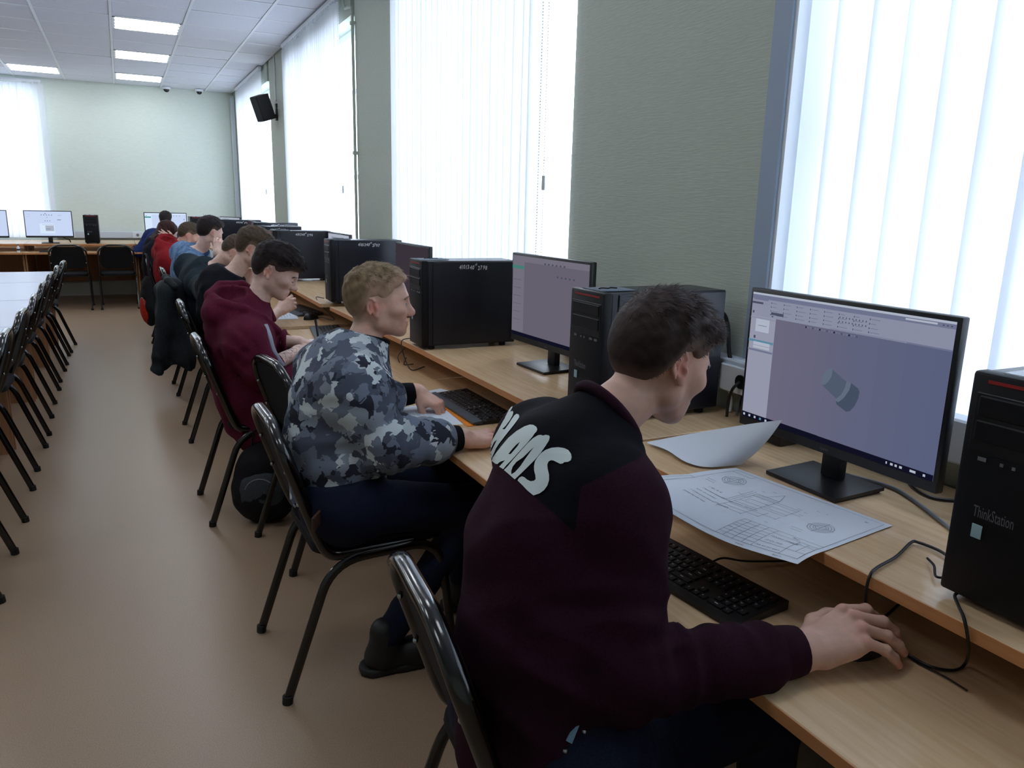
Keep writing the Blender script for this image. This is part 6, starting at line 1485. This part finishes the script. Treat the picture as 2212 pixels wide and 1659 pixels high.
# small things on the far desk
t = thing('small_bottle', 'tiny white bottle standing on the far-wall desk at the left', 'bottle', (-1.205, 11.60, .714))
b = MB(); b.tube([(0, 0, 0), (0, 0, .004), (0, 0, .06), (0, 0, .075), (0, 0, .085)], [.016, .018, .018, .010, .009], 14); b.build('body', M_PVC, t); MB().cyl((0, 0, .085), (0, 0, .105), .010, 14).build('cap', M_CHROME, t); MB().cyl((0, 0, .025), (0, 0, .045), .0183, 14).build('label_band', M_BEZEL2, t)
t = thing('paper_cup', 'small beige cup showing above the left chair at the far desk', 'cup', (-.60, 11.66, .714))
MB().tube([(0, 0, 0), (0, 0, .085)], [.026, .034], 18).build('cup_body', mat('beige_card', (176, 152, 128), .7), t); MB().tube([(0.034 * math.cos(a), .034 * math.sin(a), .086) for a in np.linspace(0, 2 * PI, 18, endpoint=False)], .002, 6, closed=True).build('rim', M_PVC, t)
# ------------------------------------------------------------------ jacket, bags
M_JACK = noise_mat('dark_jacket_cloth', (18, 24, 28), (30, 38, 42), (1, 1, 1), 120, 4, .75, .2, spec=.25)
t = thing('jacket', 'dark grey-green jacket hanging over a chair back in the aisle', 'jacket', (.25, 6.1, 0)); F = Field(); YY = V(0, 1, 0)
XX = unit(V(.92, -.4, 0))
F.cap(V(.285, 6.22, .80), V(.285, 6.06, .81), .045, .045, .10); F.cap(V(.275, 6.12, .79), V(.255, 6.06, .21), .050, .062, .10, XX, 2.0)
F.cap(V(.245, 6.02, .77), V(.135, 5.95, .17), .050, .050, .10); F.cap(V(.30, 6.10, .77), V(.345, 6.06, .26), .045, .050, .08)
F.post.append(cloth_noise(.004, .18, 77)); F.post.append(folds(V(1, .5, .1), .065, .007, V(.22, 6.05, .45), .30, 78, .08)); F.post.append(folds(V(.3, .6, 1), .06, .004, V(.2, 5.92, .40), .15, 79)); F.post.append(lambda P_, d: np.maximum(d, .22 + .03 * np.sin(P_[:, 0] * 30) - P_[:, 2]))
np_mesh('shell', *F.mesh(.012, 10), M_JACK, t)
cl = Field(); cl.chain([V(.30, 6.30, .83), V(.262, 6.22, .855), V(.25, 6.12, .862), V(.262, 6.02, .85), V(.30, 5.96, .82)], [.022, .026, .028, .026, .022], .02); np_mesh('collar', *cl.mesh(.009, 8), M_JACK, t)
def bag(name, lab, cat, c, r, M, mat1, mat2, face, strap=True, top=0.0):
    t = thing(name, lab, cat, (c[0], c[1], 0)); c = np.asarray(c, float); F = Field(); F.ell(c, M, r, .02); F.ell(c + V(0, 0, -r[2] * .35), M, r * V(1.04, 1.0, .6), .06); F.post.append(cloth_noise(.006, .12, 90)); F.post.append(lambda P_, d: np.maximum(d, .004 - P_[:, 2]))
    np_mesh('main_body', *F.mesh(.011, 10), mat1, t)
    G = Field(); pc = c + M[:, 0] * face[0] + V(0, 0, face[1]); G.ell(pc, M, np.array(face[2]), .02); G.post.append(lambda P_, d: np.maximum(d, .004 - P_[:, 2])); np_mesh('front_pocket', *G.mesh(.009, 10), mat2, t)
    if strap:
        a = c + V(0, 0, r[2] * .8); relparent(MB().tube(smooth_path([tuple(a + M[:, 1] * -.05), tuple(a + M[:, 1] * -.03 + V(0, 0, .09 + top)), tuple(a + M[:, 1] * .03 + V(0, 0, .09 + top)), tuple(a + M[:, 1] * .05)], 6), .013, 8, .004).build('handle_strap', M_RUBBER), t)
    pts = [pc + M[:, 0] * (face[2][0] * .93) * math.cos(q * .0) + M[:, 1] * (face[2][1] * .7 * math.sin(q)) + V(0, 0, face[2][2] * .7 * math.cos(q)) for q in np.linspace(-1.2, 1.2, 12)]
    relparent(MB().tube([tuple(p) for p in G.project(np.array(pts))], .0022, 6).build('zip', M_CABLEG), t)
    return t
fv = unit(V(-.35, -.94, 0)); lv = np.array([-fv[1], fv[0], 0]); Mb = np.stack([fv, lv, V(0, 0, 1)], 1)
bag('backpack', 'dark backpack with a grey pocket on the floor below the burgundy-hoodie student', 'bag', V(.485, 3.44, .19), V(.09, .135, .19), Mb, M_UPH, knit('grey_pocket', (52, 58, 62), (66, 72, 76), .8), (.062, -.03, (.045, .105, .11)))
fv = unit(V(-.9, -.42, 0)); lv = np.array([-fv[1], fv[0], 0]); Mb = np.stack([fv, lv, V(0, 0, 1)], 1)
bag('shoulder_bag', 'black bag with a red side hanging on a chair near the far end', 'bag', V(.175, 8.30, .45), V(.065, .105, .24), Mb, M_UPH, knit('red_nylon', (150, 34, 22), (168, 44, 28), .7), (.026, -.07, (.060, .085, .155)), True, .14)
